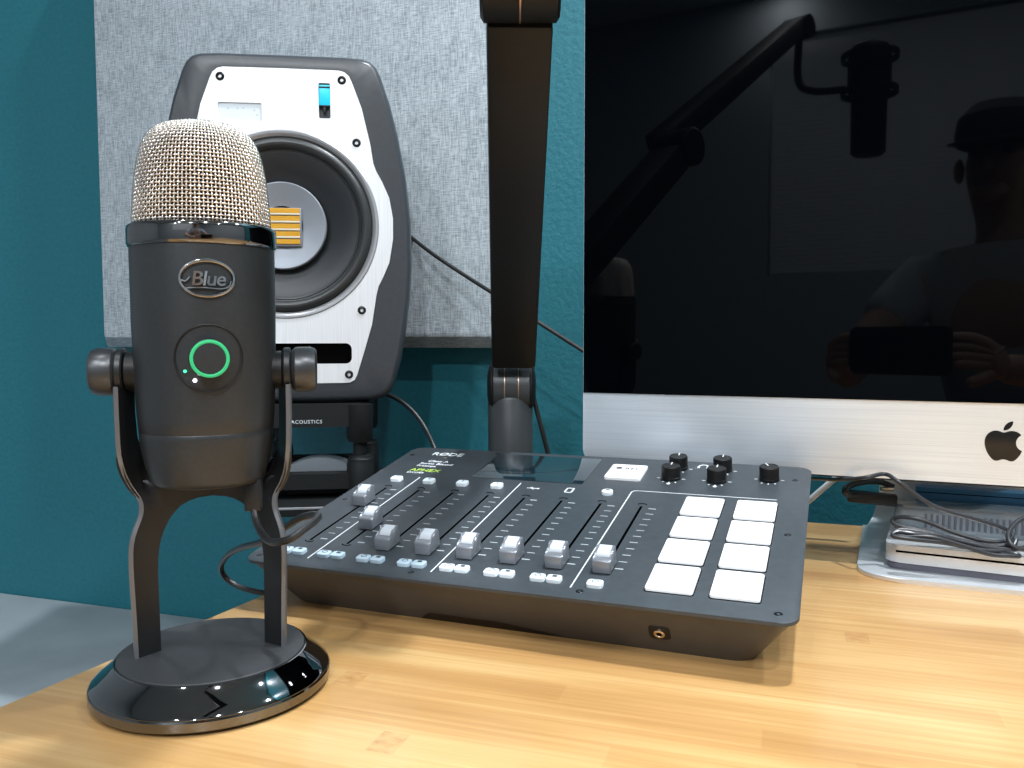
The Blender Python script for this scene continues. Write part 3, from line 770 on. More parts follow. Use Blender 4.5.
# optical drive on the foot
dd = Vector((.3678-.2875, .5816-.6233, 0)).normalized(); dyaw = atan2(dd.y, dd.x); dn_ = Vector((-dd.y, dd.x, 0))
DC = Vector((.2862, .6228, 0))+dd*.0695+dn_*.0
drv = empty('optical_drive', 'slim silver slot-loading disc drive lying on the computer foot', 'disc drive', (DC.x, DC.y, .0036), dyaw)
bm = bmesh.new(); add_prism(bm, rrect(.139, .139, .010, 6, 0, .0695), .0052, .0190, bev=.0008); finish('shell', bm, M_alu_soft, drv)
bm = bmesh.new(); add_prism(bm, rrect(.136, .136, .009, 6, 0, .0695), 0, .0053, bev=.0008); finish('bottom_cover', bm, M_drivedark, drv)
bm = bmesh.new(); add_box(bm, -.062, .062, -.0003, .002, .0132, .0147); finish('disc_slot', bm, M_slot, drv)
# ribbed grey box on the drive
DT = .0036+.0190
bx = empty('ribbed_box', 'smoky grey plastic box with vertical ribs under the bundled cable', 'box', (.3113+.003, .6641+.004, DT), radians(-25))
bm = bmesh.new(); add_prism(bm, rrect(.118, .034, .006, 5, .059, .017), 0, .0205, bev=.003, seg=3); finish('housing', bm, M_box, bx)
bm = bmesh.new()
for i in range(22): add_box(bm, .022+i*.0042, .022+i*.0042+.0018, -.0012, .001, .004, .0150, .0003)
finish('ribs', bm, M_drivedark, bx)
bbx = empty('blue_box', 'dark blue flat box tucked under the silver chin behind the ribbed box', 'box', (.3480, .7030, DT+.0003), radians(-24))
bm = bmesh.new(); add_prism(bm, rrect(.105, .018, .002, 3, .0525, .0), 0, .0300, bev=.0008); finish('body', bm, M_blue, bbx)
bm = bmesh.new(); add_box(bm, .001, .104, -.0091, -.0089, .0255, .0262); finish('lid_seam', bm, M_slot, bbx)

# ------------------------------------------------------------------ loudspeaker and its stand
SC = Vector((-.2252, .84, .2947)); SY = radians(7)
spk = empty('studio_monitor', 'charcoal studio loudspeaker with silver front plate and gold ribbon tweeter', 'speaker', (SC.x, SC.y, SC.z-.177*1.022), SY)
spk.scale = (1.022, 1.022, 1.022)
CXs = -.0045; CZs = .177
def sym(half): return half+[(-x, z) for x, z in half[::-1] if x > 1e-6]
outer_h = [(0, 167.5), (60, 167.3), (78, 166.3), (86, 163.8), (91.5, 158.5), (95.5, 150), (104.5, 123), (112.5, 90), (119.8, 50), (124.4, 4), (124.8, -40), (122.6, -72), (118.8, -103), (113, -135), (106, -160), (101.5, -168), (95, -173.2), (84, -176), (50, -177), (0, -177)]
plate_h = [(0, 151.5), (55, 151.2), (60.5, 149.8), (65, 146), (67.8, 140), (77, 115), (85, 80), (87.6, 62), (90.5, 54), (96.5, 43), (103, 28), (106.5, 8), (106.4, -12), (102.5, -36), (96.5, -50), (91.4, -60), (89.0, -70), (84.5, -98), (76.5, -125), (69, -149), (66.5, -154), (62, -156.6), (56, -157), (0, -157)]
def spts(h, sc=1., inset=0):
    full = [(x, z) for x, z in h]+[(-x, z) for x, z in h[::-1] if abs(x) > 1e-6]
    return [((x-(inset*(1 if x > 0 else -1 if x < 0 else 0)))*.001*sc+CXs, (z*.001*sc+CZs)) for x, z in full]
bm = bmesh.new()
def lp(h, y, k): return [bm.verts.new((CXs+x*.001*k, y, CZs+z*.001*(k+.0) )) for x, z in [(x, z) for x, z in h]+[(-x, z) for x, z in h[::-1] if abs(x) > 1e-6]]
Ls = [lp(outer_h, .0, .962), lp(outer_h, .0012, .976), lp(outer_h, .005, .991), lp(outer_h, .012, 1.), lp(outer_h, .030, 1.), lp(outer_h, .05, .985), lp(outer_h, .13, .93), lp(outer_h, .17, .90)]
for a, b in zip(Ls, Ls[1:]):
    for i in range(len(a)): bm.faces.new((a[i], a[(i+1) % len(a)], b[(i+1) % len(a)], b[i]))
# front face with a plate-shaped recess
inn = lp(plate_h, .0, 1.004); inn2 = lp(plate_h, .0018, 1.004)
bmesh.ops.bridge_loops(bm, edges=[bm.edges.get((Ls[0][i], Ls[0][(i+1) % len(Ls[0])])) for i in range(len(Ls[0]))]+[bm.edges.new((inn[i], inn[(i+1) % len(inn)])) for i in range(len(inn))])
for i in range(len(inn)): bm.faces.new((inn[i], inn[(i+1) % len(inn)], inn2[(i+1) % len(inn)], inn2[i]))
bm.faces.new(inn2); bm.faces.new(Ls[-1])
cab = finish('cabinet', bm, M_speaker, spk, angle=30)
# plate with round hole, port slot and window: build from a curve with holes
def holes_mesh(name, outlines, depth, m, parent, loc=(0, 0, 0), bev=0):
    c = bpy.data.curves.new('c', 'CURVE'); c.dimensions = '2D'; c.fill_mode = 'BOTH'; c.extrude = depth/2; c.bevel_depth = bev; c.bevel_resolution = 1
    for pts in outlines:
        s = c.splines.new('POLY'); s.points.add(len(pts)-1); s.use_cyclic_u = True
        for q, p in zip(s.points, pts): q.co = (p[0], p[1], 0, 1)
    o = bpy.data.objects.new('t', c); COL.objects.link(o)
    me = bpy.data.meshes.new_from_object(o.evaluated_get(bpy.context.evaluated_depsgraph_get()))
    bm = bmesh.new(); bm.from_mesh(me); bpy.data.objects.remove(o); bpy.data.curves.remove(c); bpy.data.meshes.remove(me)
    bmesh.ops.transform(bm, matrix=Matrix.Translation(loc) @ Matrix.Rotation(pi/2, 4, 'X'), verts=bm.verts)
    bmesh.ops.remove_doubles(bm, verts=bm.verts, dist=1e-6)
    return finish(name, bm, m, parent, angle=40)
def circ(cx, cz, r, n=72): return [(cx+r*cos(2*pi*i/n), cz+r*sin(2*pi*i/n)) for i in range(n)]
WR = .0905
def sp(u, v): return (u*.001, v*.001+CZs)      # millimetres measured on the front
port = rrect(.128, .0205, .006, 5, CXs, -.1273+CZs)
winp = rrect(.0415, .018, .0015, 2, -.0445, .1085+CZs)
swp = rrect(.0112, .034, .0015, 2, .0365, .1215+CZs)
holes_mesh('front_plate', [spts(plate_h), circ(CXs, CZs, WR), port, winp, swp], .0030, M_spk_plate, spk, (0, .0002, 0))
bm = bmesh.new(); add_prism(bm, winp, .0001, .0014, axis='Y'); finish('level_display', bm, M_winglass, spk, smooth=False)
bm = bmesh.new()
for a, b in ((-.056, .1120), (-.047, .1120), (-.0415, .1125), (-.031, .1108), (-.0285, .1065)): add_box(bm, a-.0008, a+.0008, -.0001, .0003, b-.0006+CZs, b+.0006+CZs)
finish('display_marks', bm, M_inkdim, spk)
bm = bmesh.new(); add_box(bm, .0312, .0418, -.0022, .0016, .1170+CZs, .1382+CZs, .0008); kk = finish('lit_switch', bm, M_blueled, spk)
bm = bmesh.new(); add_box(bm, .0312, .0418, -.0026, .0, .1336+CZs, .1352+CZs, .0003); add_box(bm, .0312, .0418, -.0026, .0, .1368+CZs, .1384+CZs, .0003); add_box(bm, .0312, .0418, -.0026, 0, .1155+CZs, .1170+CZs, .0003); add_box(bm, .0352, .0378, -.0022, 0, .1088+CZs, .1156+CZs, .0003); finish('switch_lines', bm, M_black, kk)
# port recess
bm = bmesh.new()
a = [bm.verts.new((x, .0004, z)) for x, z in port]; b = [bm.verts.new((CXs+(x-CXs)*.97, .0016, z)) for x, z in port]
for i in range(len(a)): bm.faces.new((a[i], a[(i+1) % len(a)], b[(i+1) % len(a)], b[i]))
bm.faces.new(b); finish('port_opening', bm, M_slot, spk)
bm = bmesh.new()
MR = Matrix.Translation((CXs, 0, CZs)) @ Matrix.Rotation(pi/2, 4, 'X')    # +z of the lathe points out of the speaker (to -y)
# lathe z -> -y
add_lathe(bm, [(.0925, -.0012), (.0925, .0016), (.0915, .0024), (.0895, .0022), (.0868, .0006), (.0858, -.0012)], 96, M=MR); finish('woofer_rim', bm, M_chromering, spk)
bm = bmesh.new(); pr = [(.0860, -.0008)]
for i in range(13):
    a_ = pi*i/12; pr.append((.0800+.0052*cos(a_), -.0010+.0056*sin(a_)))
pr += [(.0742, -.0012), (.0732, -.0004), (.0722, -.0010), (.0712, -.0014)]
add_lathe(bm, pr, 96, M=MR); finish('surround', bm, M_surround, spk)
bm = bmesh.new(); add_lathe(bm, [(.0714, -.0012), (.0700, -.0014), (.0560, -.0012-.006), (.0440, -.0140), (.0300, -.0180), (0, -.0200)], 96, M=MR @ Matrix.Scale(1, 4)); cone = finish('cone', bm, M_cone, spk)
# the cone sinks into the cabinet: cut a matching well in the cabinet front
bm = bmesh.new(); add_lathe(bm, [(.0435, -.0120), (.0435, -.0060), (.0430, -.0046), (.0422, -.0042), (.0400, -.0046), (.0200, -.0085), (.0200, -.0120)], 80, M=Matrix.Translation((-.0030, 0, 0)) @ MR); pd = finish('phase_plate', bm, M_disc, spk)
bm = bmesh.new(); add_box(bm, CXs-.003-.0190, CXs-.003+.0190, .0040, .0100, CZs-.0205, CZs+.0175, .0006); finish('tweeter_frame', bm, M_disc, spk)
tw = bmesh.new(); tw2 = bmesh.new()
for i in range(5):
    z1 = .0170-i*.0076; add_box(tw, CXs-.003-.0176, CXs-.003+.0176, .0028, .0042, CZs+z1-.0048, CZs+z1)
    for k in range(30): add_box(tw, CXs-.003-.0174+k*.00118, CXs-.003-.0174+k*.00118+.0006, .0024, .0030, CZs+z1-.0046, CZs+z1-.0002)
    if i < 4: add_box(tw2, CXs-.003-.0176, CXs-.003+.0176, .0020, .0042, CZs+z1-.0068, CZs+z1-.0050, .0003)
rbn = finish('ribbon_tweeter', tw, M_gold, spk, smooth=False); finish('ribbon_bars', tw2, M_goldpale, rbn)
for (u, v) in ((-62.5, 142), (53.5, 142), (67, 81.5), (70, -84), (56.5, -148.5), (-76, 81.5), (-79, -84), (-66, -148.5)):
    bm = bmesh.new(); Mx = Matrix.Translation((u*.001, -.0014, v*.001+CZs)) @ Matrix.Rotation(pi/2, 4, 'X')
    add_lathe(bm, [(.0042, -.0004), (.0042, .0002), (.0036, .0010), (.0028, .0013), (.0018, .0010), (.0016, -.0002), (0, -.0004)], 24, M=Mx); finish('screw', bm, M_screw, spk)

# boolean-free well: remove the part of the recess floor covered by the woofer
bm = bmesh.new(); bm.from_mesh(cab.data)
fl = [f for f in bm.faces if abs(f.normal.y) > .95 and len(f.verts) == len(inn) if True]
front_floor = [f for f in fl if all(abs(v.co.y-.0018) < 1e-5 for v in f.verts)]
if front_floor:
    f = front_floor[0]; loopv = list(f.verts); bmesh.ops.delete(bm, geom=[f], context='FACES_ONLY')
    n = 72; cv = [bm.verts.new((CXs+.0875*cos(2*pi*i/n), .0018, CZs+.0875*sin(2*pi*i/n))) for i in range(n)]
    ce = [bm.edges.new((cv[i], cv[(i+1) % n])) for i in range(n)]
    le = [bm.edges.get((loopv[i], loopv[(i+1) % len(loopv)])) for i in range(len(loopv))]
    bmesh.ops.bridge_loops(bm, edges=ce+le)
    wb = [bm.verts.new((v.co.x, .028, v.co.z)) for v in cv]
    for i in range(n): bm.faces.new((cv[i], cv[(i+1) % n], wb[(i+1) % n], wb[i]))
    bm.faces.new(wb)
    bmesh.ops.recalc_face_normals(bm, faces=bm.faces); bm.to_mesh(cab.data)
bm.free()

# desktop stand under the speaker (two frames joined by four tubes)
TRAYZ = .015; RX = .019
iso = empty('speaker_riser', 'black tubular riser frame under the studio loudspeaker', 'speaker stand', (SC.x, SC.y-.012, TRAYZ), SY)
ZT = SC.z-.177*1.022-TRAYZ-.0006
def ring_frame(bm, w, d, t, z0, z1, cx=RX, cy=.080, r=.02):
    a = rrect(w, d, r, 6, cx, cy); b = rrect(w-2*t, d-2*t, r-t*.6, 6, cx, cy); n = len(a)
    V = [[bm.verts.new((x, y, z)) for x, y in p] for p, z in ((a, z0), (a, z1), (b, z1), (b, z0))]
    for k in range(4):
        p, q = V[k], V[(k+1) % 4]
        for i in range(n): bm.faces.new((p[i], p[(i+1) % n], q[(i+1) % n], q[i]))
bm = bmesh.new(); ring_frame(bm, .118, .146, .018, ZT-.024, ZT); fr = finish('top_frame', bm, M_stfoam, iso)
bm = bmesh.new(); merge(bm, text_bm('ISOACOUSTICS', .0052, .0001, spacing=1.15), Matrix.Translation((RX-.0275, .0066, ZT-.0200)) @ Matrix.Rotation(pi/2, 4, 'X')); finish('lettering', bm, M_inkdim, fr, smooth=False)
bm = bmesh.new(); ring_frame(bm, .118, .146, .018, .010, .026); finish('bottom_frame', bm, M_stfoam, iso)
for sx in (-1, 1):
    for cy in (.016, .144):
        x = RX+sx*.050; bm = bmesh.new()
        add_lathe(bm, [(0, .0005), (.0135, .0005), (.0140, .004), (.0140, .034), (.0132, .036), (.0132, .040), (.0120, .041), (.0118, .0435), (.0072, .044), (.0072, .057), (.0118, .058), (.0120, .060), (.0136, .062), (.0138, ZT-.001), (0, ZT-.0005)], 32, M=Matrix.Translation((x, cy, 0)))
        finish('tube_leg', bm, M_stfoam, iso, angle=50)
# floor stand carrying riser: tray and column
fs = empty('floor_stand', 'black floor stand with a flat tray beside the desk, under the speaker riser', 'speaker stand', (SC.x+.047, SC.y+.070, FLOOR), SY)
HT = TRAYZ-FLOOR
bm = bmesh.new(); add_prism(bm, rrect(.160, .230, .010, 5, 0, .010), HT-.010, HT-.0003, bev=.0012); finish('tray', bm, M_stfoam, fs)
bm = bmesh.new(); add_box(bm, -.0795, .0795, -.1062, -.1046, HT-.0030, HT-.0006, .0004); finish('tray_edge', bm, M_chromering, fs)
bm = bmesh.new(); add_box(bm, -.035, .075, -.085, .035, .02, HT-.0101, .006); finish('column', bm, M_stfoam, fs)
bm = bmesh.new(); add_prism(bm, rrect(.26, .30, .02, 5, 0, 0), 0, .0199, bev=.002); finish('foot_plate', bm, M_stfoam, fs)
# arched device on the tray
pk = empty('arched_dock', 'small black device with an arched grey band under the loudspeaker, between the riser tubes', 'audio device', (SC.x+.0215, SC.y+.024, TRAYZ), SY)
def arc_pts(w, z0, h, n=20): return [(-w/2+w*i/n, z0+h*(1-(2*i/n-1)**2)) for i in range(n+1)]
bm = bmesh.new(); add_prism(bm, [(-.034, 0.0005)]+arc_pts(.068, .0135, .0060)+[(.034, .0005)], -.002, .028, axis='Y', bev=.0006); finish('body', bm, M_stfoam, pk)
bm = bmesh.new(); add_prism(bm, arc_pts(.072, .0140, .0062)+arc_pts(.072, .0285, .0105)[::-1], -.001, .027, axis='Y', bev=.0008); finish('grey_band', bm, M_puckgrey, pk)
bm = bmesh.new()
for k in (-1, 1): add_prism(bm, [(-.001+k*.0012-.0008, .0090), (-.001+k*.0012+.0008, .0090), (-.001+k*.0012+.0008, .0106), (-.001+k*.0012-.0008, .0106)], -.0023, -.0018, axis='Y')
finish('printed_mark', bm, M_inkdim, pk)

# ------------------------------------------------------------------ boom arm
arm = empty('boom_arm', 'thick black boom arm rising from a post behind the mixer', 'microphone arm', (-.0017, .80, 0), 0)
def ol(p): return Vector(p)-Vector((-.0017, .80, 0))
bm = bmesh.new(); add_lathe(bm, [(0, .0003), (.034, .0003), (.035, .0015), (.035, .010), (.033, .012), (.0225, .0125), (.0215, .014), (0, .014)], 48); finish('desk_flange', bm, M_armjoint, arm)
bm = bmesh.new(); add_lathe(bm, [(0, .0141), (.0218, .0141), (.0218, .1210), (.0205, .1235), (.010, .1250), (0, .1252)], 48); finish('post', bm, M_armjoint, arm, angle=50)
# elbow drum lying across
EL = at(511.5, 386, .80); eo = ol(EL)
Mx = Matrix.Translation(eo) @ Matrix.Rotation(pi/2, 4, 'Y')
bm = bmesh.new(); add_lathe(bm, [(0, -.0165), (.0185, -.0165), (.0200, -.0155), (.0200, -.0066), (.0196, -.0062), (.0196, -.0058), (.0200, -.0054), (.0200, .0054), (.0196, .0058), (.0196, .0062), (.0200, .0066), (.0200, .0155), (.0185, .0165), (0, .0165)], 48, M=Mx @ Matrix.Diagonal((1.13, 1.13, 1.10, 1))); el = finish('elbow_joint', bm, M_armjoint, arm)
bm = bmesh.new()
for s in (-.0060, .0060): add_lathe(bm, [(.0197, s-.00045), (.0201, s-.00045), (.0201, s+.00045), (.0197, s+.00045)], 48, M=Mx @ Matrix.Diagonal((1.13, 1.13, 1.10, 1)))
finish('copper_line', bm, M_copper, el)
for sg in (-1, 1):
    bm = bmesh.new(); Mx2 = Matrix.Translation(eo+Vector((sg*.0182, 0, 0))) @ Matrix.Rotation(sg*pi/2, 4, 'Y')
    add_lathe(bm, [(0, 0), (.0205, 0), (.0205, .0012), (.0170, .0046), (.010, .0066), (0, .0070)], 40, M=Mx2 @ Matrix.Diagonal((1.1, 1.1, .8, 1))); finish('joint_cap', bm, M_arm, arm)
T0 = ol(at(513.5, 357, .778)); T1 = ol(at(519.5, 14, .520))
def beam(bm, a, b, w, h, bev=.002):
    d = (b-a); L = d.length; z = d.normalized(); x = Vector((1, 0, 0)); x = (x-z*x.dot(z)).normalized(); y = z.cross(x)
    Mx = Matrix(((x.x, y.x, z.x, a.x), (x.y, y.y, z.y, a.y), (x.z, y.z, z.z, a.z), (0, 0, 0, 1)))
    add_box(bm, -w/2, w/2, -h/2, h/2, 0, L, bev, M=Mx); return Mx
bm = bmesh.new(); beam(bm, T0, T1, .0408, .030, .0030); finish('lower_beam', bm, M_arm, arm)
J = T1+(T1-T0).normalized()*.018
Mx = Matrix.Translation(J) @ Matrix.Rotation(pi/2, 4, 'Y')
bm = bmesh.new(); add_lathe(bm, [(0, -.024), (.018, -.024), (.021, -.022), (.021, -.0008), (.0205, -.0005), (.0205, .0005), (.021, .0008), (.021, .022), (.018, .024), (0, .024)], 40, M=Mx); jj = finish('upper_joint', bm, M_arm, arm)
bm = bmesh.new(); add_lathe(bm, [(.0205, -.0005), (.0212, -.0005), (.0212, .0005), (.0205, .0005)], 40, M=Mx); finish('copper_line', bm, M_copper, jj)
END = ol((-.10, .03, .68)); J2 = J+Vector((-.03, -.01, .012))
bm = bmesh.new(); beam(bm, J2, END, .036, .028, .003); finish('upper_beam', bm, M_arm, arm)
bm = bmesh.new(); add_lathe(bm, [(0, -.02), (.018, -.02), (.018, .02), (0, .02)], 24, M=Matrix.Translation(END+Vector((0, -.01, 0))) @ Matrix.Rotation(pi/2, 4, 'Y')); finish('end_joint', bm, M_arm, arm)
bm = bmesh.new(); add_tube(bm, [END+Vector((0, -.012, -.01)), END+Vector((0, -.012, -.08)), END+Vector((.02, -.02, -.10)), END+Vector((.06, -.05, -.10))], .006, 10); finish('mic_hanger', bm, M_arm, arm)
# broadcast microphone hanging on the arm, above the frame
HP = END+Vector((-.0017, .80, 0))+Vector((.088, -.075, -.10))
hm = empty('hanging_microphone', 'black studio microphone hanging from the boom arm, seen only mirrored in the screen', 'microphone', HP, 0)
bm = bmesh.new(); add_lathe(bm, [(0, -.105), (.022, -.104), (.026, -.10), (.027, -.02), (.030, -.012), (.030, .055), (.027, .066), (.015, .072), (0, .073)], 32); finish('body', bm, M_black, hm)
bm = bmesh.new()
for z in (-.005, .050): add_lathe(bm, [(.040, z-.005), (.043, z-.005), (.043, z+.005), (.040, z+.005), (.040, z-.005)], 32)
for k in range(4): a = pi/2*k+.4; add_tube(bm, [(.0415*cos(a), .0415*sin(a), -.008), (.0415*cos(a), .0415*sin(a), .053)], .0025, 6, smooth=False)
finish('shock_mount', bm, M_black, hm)

# ------------------------------------------------------------------ cables
u0 = at(253.5, 480, .4200); bm = bmesh.new()
usb = empty('usb_cable', 'black cable looping from the back of the desktop microphone over the desk edge', 'cable', (0, 0, 0))
add_box(bm, u0.x-.0044, u0.x+.0044, u0.y-.003, u0.y+.003, u0.z-.0160, u0.z+.001, .0012); finish('plug', bm, M_stand, usb)
bm = bmesh.new(); add_tube(bm, [at(253.5, 503, .4200), at(256, 520, .416), at(262, 534, .408), at(272, 542, .398), at(290, 539, .386), at(304, 529, .392), at(316, 520, .402), at(318, 515.5, .412), at(310, 515, .420), at(296, 520, .430), at(278, 532, .445), at(262, 542, .46), at(243, 547, .49), at(228, 555, .53), at(221, 567, .555), at(226, 578, .565), at(240, 587, .565), at(258, 592, .560), at(276, 594, .556), at(285, 592, .566)], .0019, 10, sub=6); finish('lead', bm, M_cable, usb)
cable('speaker_cable', 'thin black cable sloping across the wall from the speaker to behind the monitor', [at(404, 233, 1.02), at(412, 238, 1.00), at(430, 252, .97), at(455, 269, .95), at(491, 292, .92), at(535, 320, .88), at(582, 350, .86), at(610, 366, .84)], .0023, M_cable)
cable('power_cable', 'short black cable dropping from under the speaker to behind the mixer', [at(378, 391, .97), at(387, 394, .97), at(402, 402, .96), at(416, 415, .95), at(426, 430, .94), at(435, 450, .92), at(441, 475, .90), at(446, 500, .88)], .0026, M_cable)
cable('arm_cable', 'thin black cable hanging just right of the boom arm post', [at(528, 385, .80), at(533, 396, .80), at(538, 415, .80), at(543, 434, .80), at(549, 458, .80), at(553, 480, .79)], .0024, M_cable)
cable('white_cable', 'thick pale cable running up from behind the mixer to the monitor underside', [at(790, 516, .74), at(800, 508, .73), at(812, 498, .725), at(826, 486, .72), at(842, 473, .715), at(856, 464, .71)], .0026, M_cablewhite)
# grey bundled cable of the drive
def on_drive(px, py, z):
    d = ray(px, py); t = (z-CAM_H)/d.z; return Vector((0, 0, CAM_H))+d*t
Z0 = DT+.0026
coil = [at(796, 480, .72), at(812, 478.5, .70), at(835, 479.5, .66), at(862, 478, .63), at(884, 474, .63), at(896, 480, .62), at(912, 492, .615), at(930, 504, .612), at(950, 512, .608), at(975, 519, .604), at(1000, 527, .600), at(1012, 534, .597), at(1006, 541, .594),
        at(985, 541, .596), at(955, 533, .602), at(925, 521, .610), at(903, 517, .618), at(893, 520, .622), at(897, 525, .618), at(925, 531, .608), at(955, 539, .600), at(985, 545, .594), at(1008, 545, .590), at(1016, 540, .590), at(1008, 549, .586),
        at(975, 545, .592), at(935, 535, .600), at(905, 530, .608), at(893, 533, .609), at(900, 537, .606), at(930, 537, .598), at(960, 545, .590), at(990, 557, .583), at(1010, 563, .579), at(1019, 560, .578), at(1012, 553, .582), at(985, 547, .588), at(950, 539, .597), at(915, 534, .603), at(898, 532, .608), at(893, 536, .606), at(910, 539, .600), at(945, 543, .594), at(975, 549, .588), at(1000, 551, .584), at(1040, 545, .584)]
zmin = DT+.0020
coil = [Vector((p.x, p.y, max(p.z, zmin if i > 10 else p.z))) for i, p in enumerate(coil)]
cable('drive_cable', 'dark grey shiny cable bundled in loops on top of the disc drive', coil, .00165, M_cablegrey, sub=6)
cable('tie_cable', 'second grey cable strand crossing the loops towards the frame edge', [at(1040, 515, .60), at(1022, 519, .598), at(1013, 526, .594), at(1008, 536, .588), at(1013, 546, .583), at(1030, 551, .58)], .0017, M_cablegrey)
# looped black usb lead with plug
blk = empty('adapter_cable', 'looped black cable with a flat plug hanging below the monitor chin', 'cable', (0, 0, 0))
bm = bmesh.new(); add_tube(bm, [at(893, 487, .70), at(880, 482, .70), at(862, 482, .69), at(849, 486, .685), at(845, 491, .68), at(850, 495, .68), at(862, 495.5, .68)], .0027, 10); finish('lead', bm, M_cable, blk)
p = at(872, 498, .68); bm = bmesh.new(); add_box(bm, -.019, .019, -.006, .006, -.0046, .0046, .0012, M=Matrix.Translation(p) @ Matrix.Rotation(radians(-20), 4, 'Z') @ Matrix.Rotation(radians(3), 4, 'Y')); finish('plug', bm, M_black, blk)
p = at(887, 489, .70); bm = bmesh.new(); add_box(bm, -.005, .005, -.003, .003, -.0016, .0016, .0003, M=Matrix.Translation(p)); finish('connector', bm, M_brass, blk)

# ------------------------------------------------------------------ photographer (mirrored in the screen)
def skin(name, pts, edges, m, parent, sub=2, flat=None):
    me = bpy.data.meshes.new('t'); me.from_pydata([p[:3] for p in pts], edges, []); o = bpy.data.objects.new('t', me); COL.objects.link(o)
    md = o.modifiers.new('s', 'SKIN')
    bm = bmesh.new(); bm.from_mesh(me); sk = bm.verts.layers.skin.verify()
    for v, p in zip(bm.verts, pts):
        r = p[3]; v[sk].radius = (r, r) if not isinstance(r, tuple) else r; v[sk].use_root = (v.index == 0)
    bm.to_mesh(me); bm.free()
    sb = o.modifiers.new('u', 'SUBSURF'); sb.levels = sub; sb.render_levels = sub
    e = bpy.data.meshes.new_from_object(o.evaluated_get(bpy.context.evaluated_depsgraph_get())); bpy.data.objects.remove(o)
    e.materials.clear(); e.materials.append(m); e.name = name
    for p in e.polygons: p.use_smooth = True
    r = bpy.data.objects.new(name, e); COL.objects.link(r)
    if parent: r.parent = parent
    return r
PX, PY = .03, -.66
man = empty('person', 'person in black cap and grey T-shirt holding up a phone, mirrored in the screen', 'person', (PX, PY-.15, FLOOR))
def pv(x, y, z, r): return (x-PX, y-PY+.15, z-FLOOR, r)
B = [pv(.03, -.92, -.28, (.15, .11)), pv(.03, -.84, -.05, (.135, .10)), pv(.03, -.74, .15, (.155, .11)), pv(.03, -.69, .29, (.12, .09)), pv(.03, -.66, .38, .055), pv(.025, -.64, .44, .055), pv(.02, -.62, .53, (.072, .085)), pv(.02, -.615, .60, (.062, .075)),
     pv(-.14, -.66, .31, .062), pv(-.22, -.50, .14, .046), pv(-.13, -.26, .12, .032), pv(-.065, -.085, .135, .024),
     pv(.20, -.66, .31, .062), pv(.30, -.48, .13, .046), pv(.24, -.25, .12, .032), pv(.175, -.085, .140, .024),
     pv(-.10, -.80, -.34, .085), pv(-.14, -.42, -.34, .065), pv(-.14, -.40, -.62, .045), pv(-.14, -.38, -.695, .038), pv(-.14, -.28, -.705, .030),
     pv(.16, -.80, -.34, .085), pv(.20, -.42, -.34, .065), pv(.20, -.40, -.62, .045), pv(.20, -.38, -.695, .038), pv(.20, -.28, -.705, .030)]
EB = [(0, 1), (1, 2), (2, 3), (3, 4), (4, 5), (5, 6), (6, 7), (3, 8), (8, 9), (9, 10), (10, 11), (3, 12), (12, 13), (13, 14), (14, 15), (0, 16), (16, 17), (17, 18), (18, 19), (19, 20), (0, 21), (21, 22), (22, 23), (23, 24), (24, 25)]
skin('body', B, EB, M_skin, man)
# hands round the two ends of the phone
def hand(sx, wx):
    H = [pv(wx, -.090, .140, .023)]; E_ = []
    H.append(pv(wx-sx*.004, -.062, .150, (.026, .014))); E_.append((0, 1))
    for k, (dz, L) in enumerate(((.022, 1.), (.008, 1.08), (-.006, 1.), (-.018, .82))):
        a = len(H); base = pv(wx-sx*.006, -.046, .158+dz*.8, .0095)
        H += [base, pv(wx-sx*.026*L, -.034, .163+dz, .0085), pv(wx-sx*.044*L, -.026, .164+dz, .0075), pv(wx-sx*.056*L, -.022, .163+dz, .0065)]
        E_ += [(1, a), (a, a+1), (a+1, a+2), (a+2, a+3)]
    a = len(H); H += [pv(wx-sx*.002, -.050, .132, .011), pv(wx-sx*.014, -.030, .122, .0095), pv(wx-sx*.026, -.016, .118, .008)]
    E_ += [(1, a), (a, a+1), (a+1, a+2)]
    return skin('hand', H, E_, M_skin, man)
hand(-1, -.067); hand(1, .176)
bm = bmesh.new()                                           # face details and ears
def blob(bm, c, r, M0=None):
    v = bmesh.ops.create_uvsphere(bm, u_segments=16, v_segments=10, radius=1)['verts']
    for q in v: q.co = Vector((c[0]-PX+q.co.x*r[0], c[1]-PY+.15+q.co.y*r[1], c[2]-FLOOR+q.co.z*r[2]))
blob(bm, (.02, -.535, .535), (.012, .018, .016)); blob(bm, (-.058, -.62, .54), (.010, .016, .026)); blob(bm, (.098, -.62, .54), (.010, .016, .026)); blob(bm, (.02, -.555, .480), (.035, .020, .020))
finish('face', bm, M_skin, man)
bm = bmesh.new()
for sx in (-1, 1): blob(bm, (.02+sx*.030, -.550, .558), (.011, .007, .007))
finish('eyes', bm, M_black, man)
bm = bmesh.new(); blob(bm, (.02, -.543, .495), (.022, .006, .005)); finish('mouth', bm, mat('lip', (.35, .14, .12), .5), man)
bm = bmesh.new(); add_lathe(bm, [(.088, 0), (.092, .02), (.086, .055), (.060, .082), (.02, .092), (0, .093)], 32, M=Matrix.Translation((.02-PX, -.62-PY+.15, .585-FLOOR)) @ Matrix.Diagonal((.92, 1.08, .95, 1)))
add_prism(bm, [(-.062, -.05), (-.058, -.13), (-.03, -.155), (.03, -.155), (.058, -.13), (.062, -.05)], 0, .006, bev=.002, M=Matrix.Translation((.02-PX, -.61-PY+.15, .583-FLOOR)) @ Matrix.Rotation(pi, 4, 'Z') @ Matrix.Rotation(radians(8), 4, 'X'))
finish('cap', bm, M_cap_c, man)
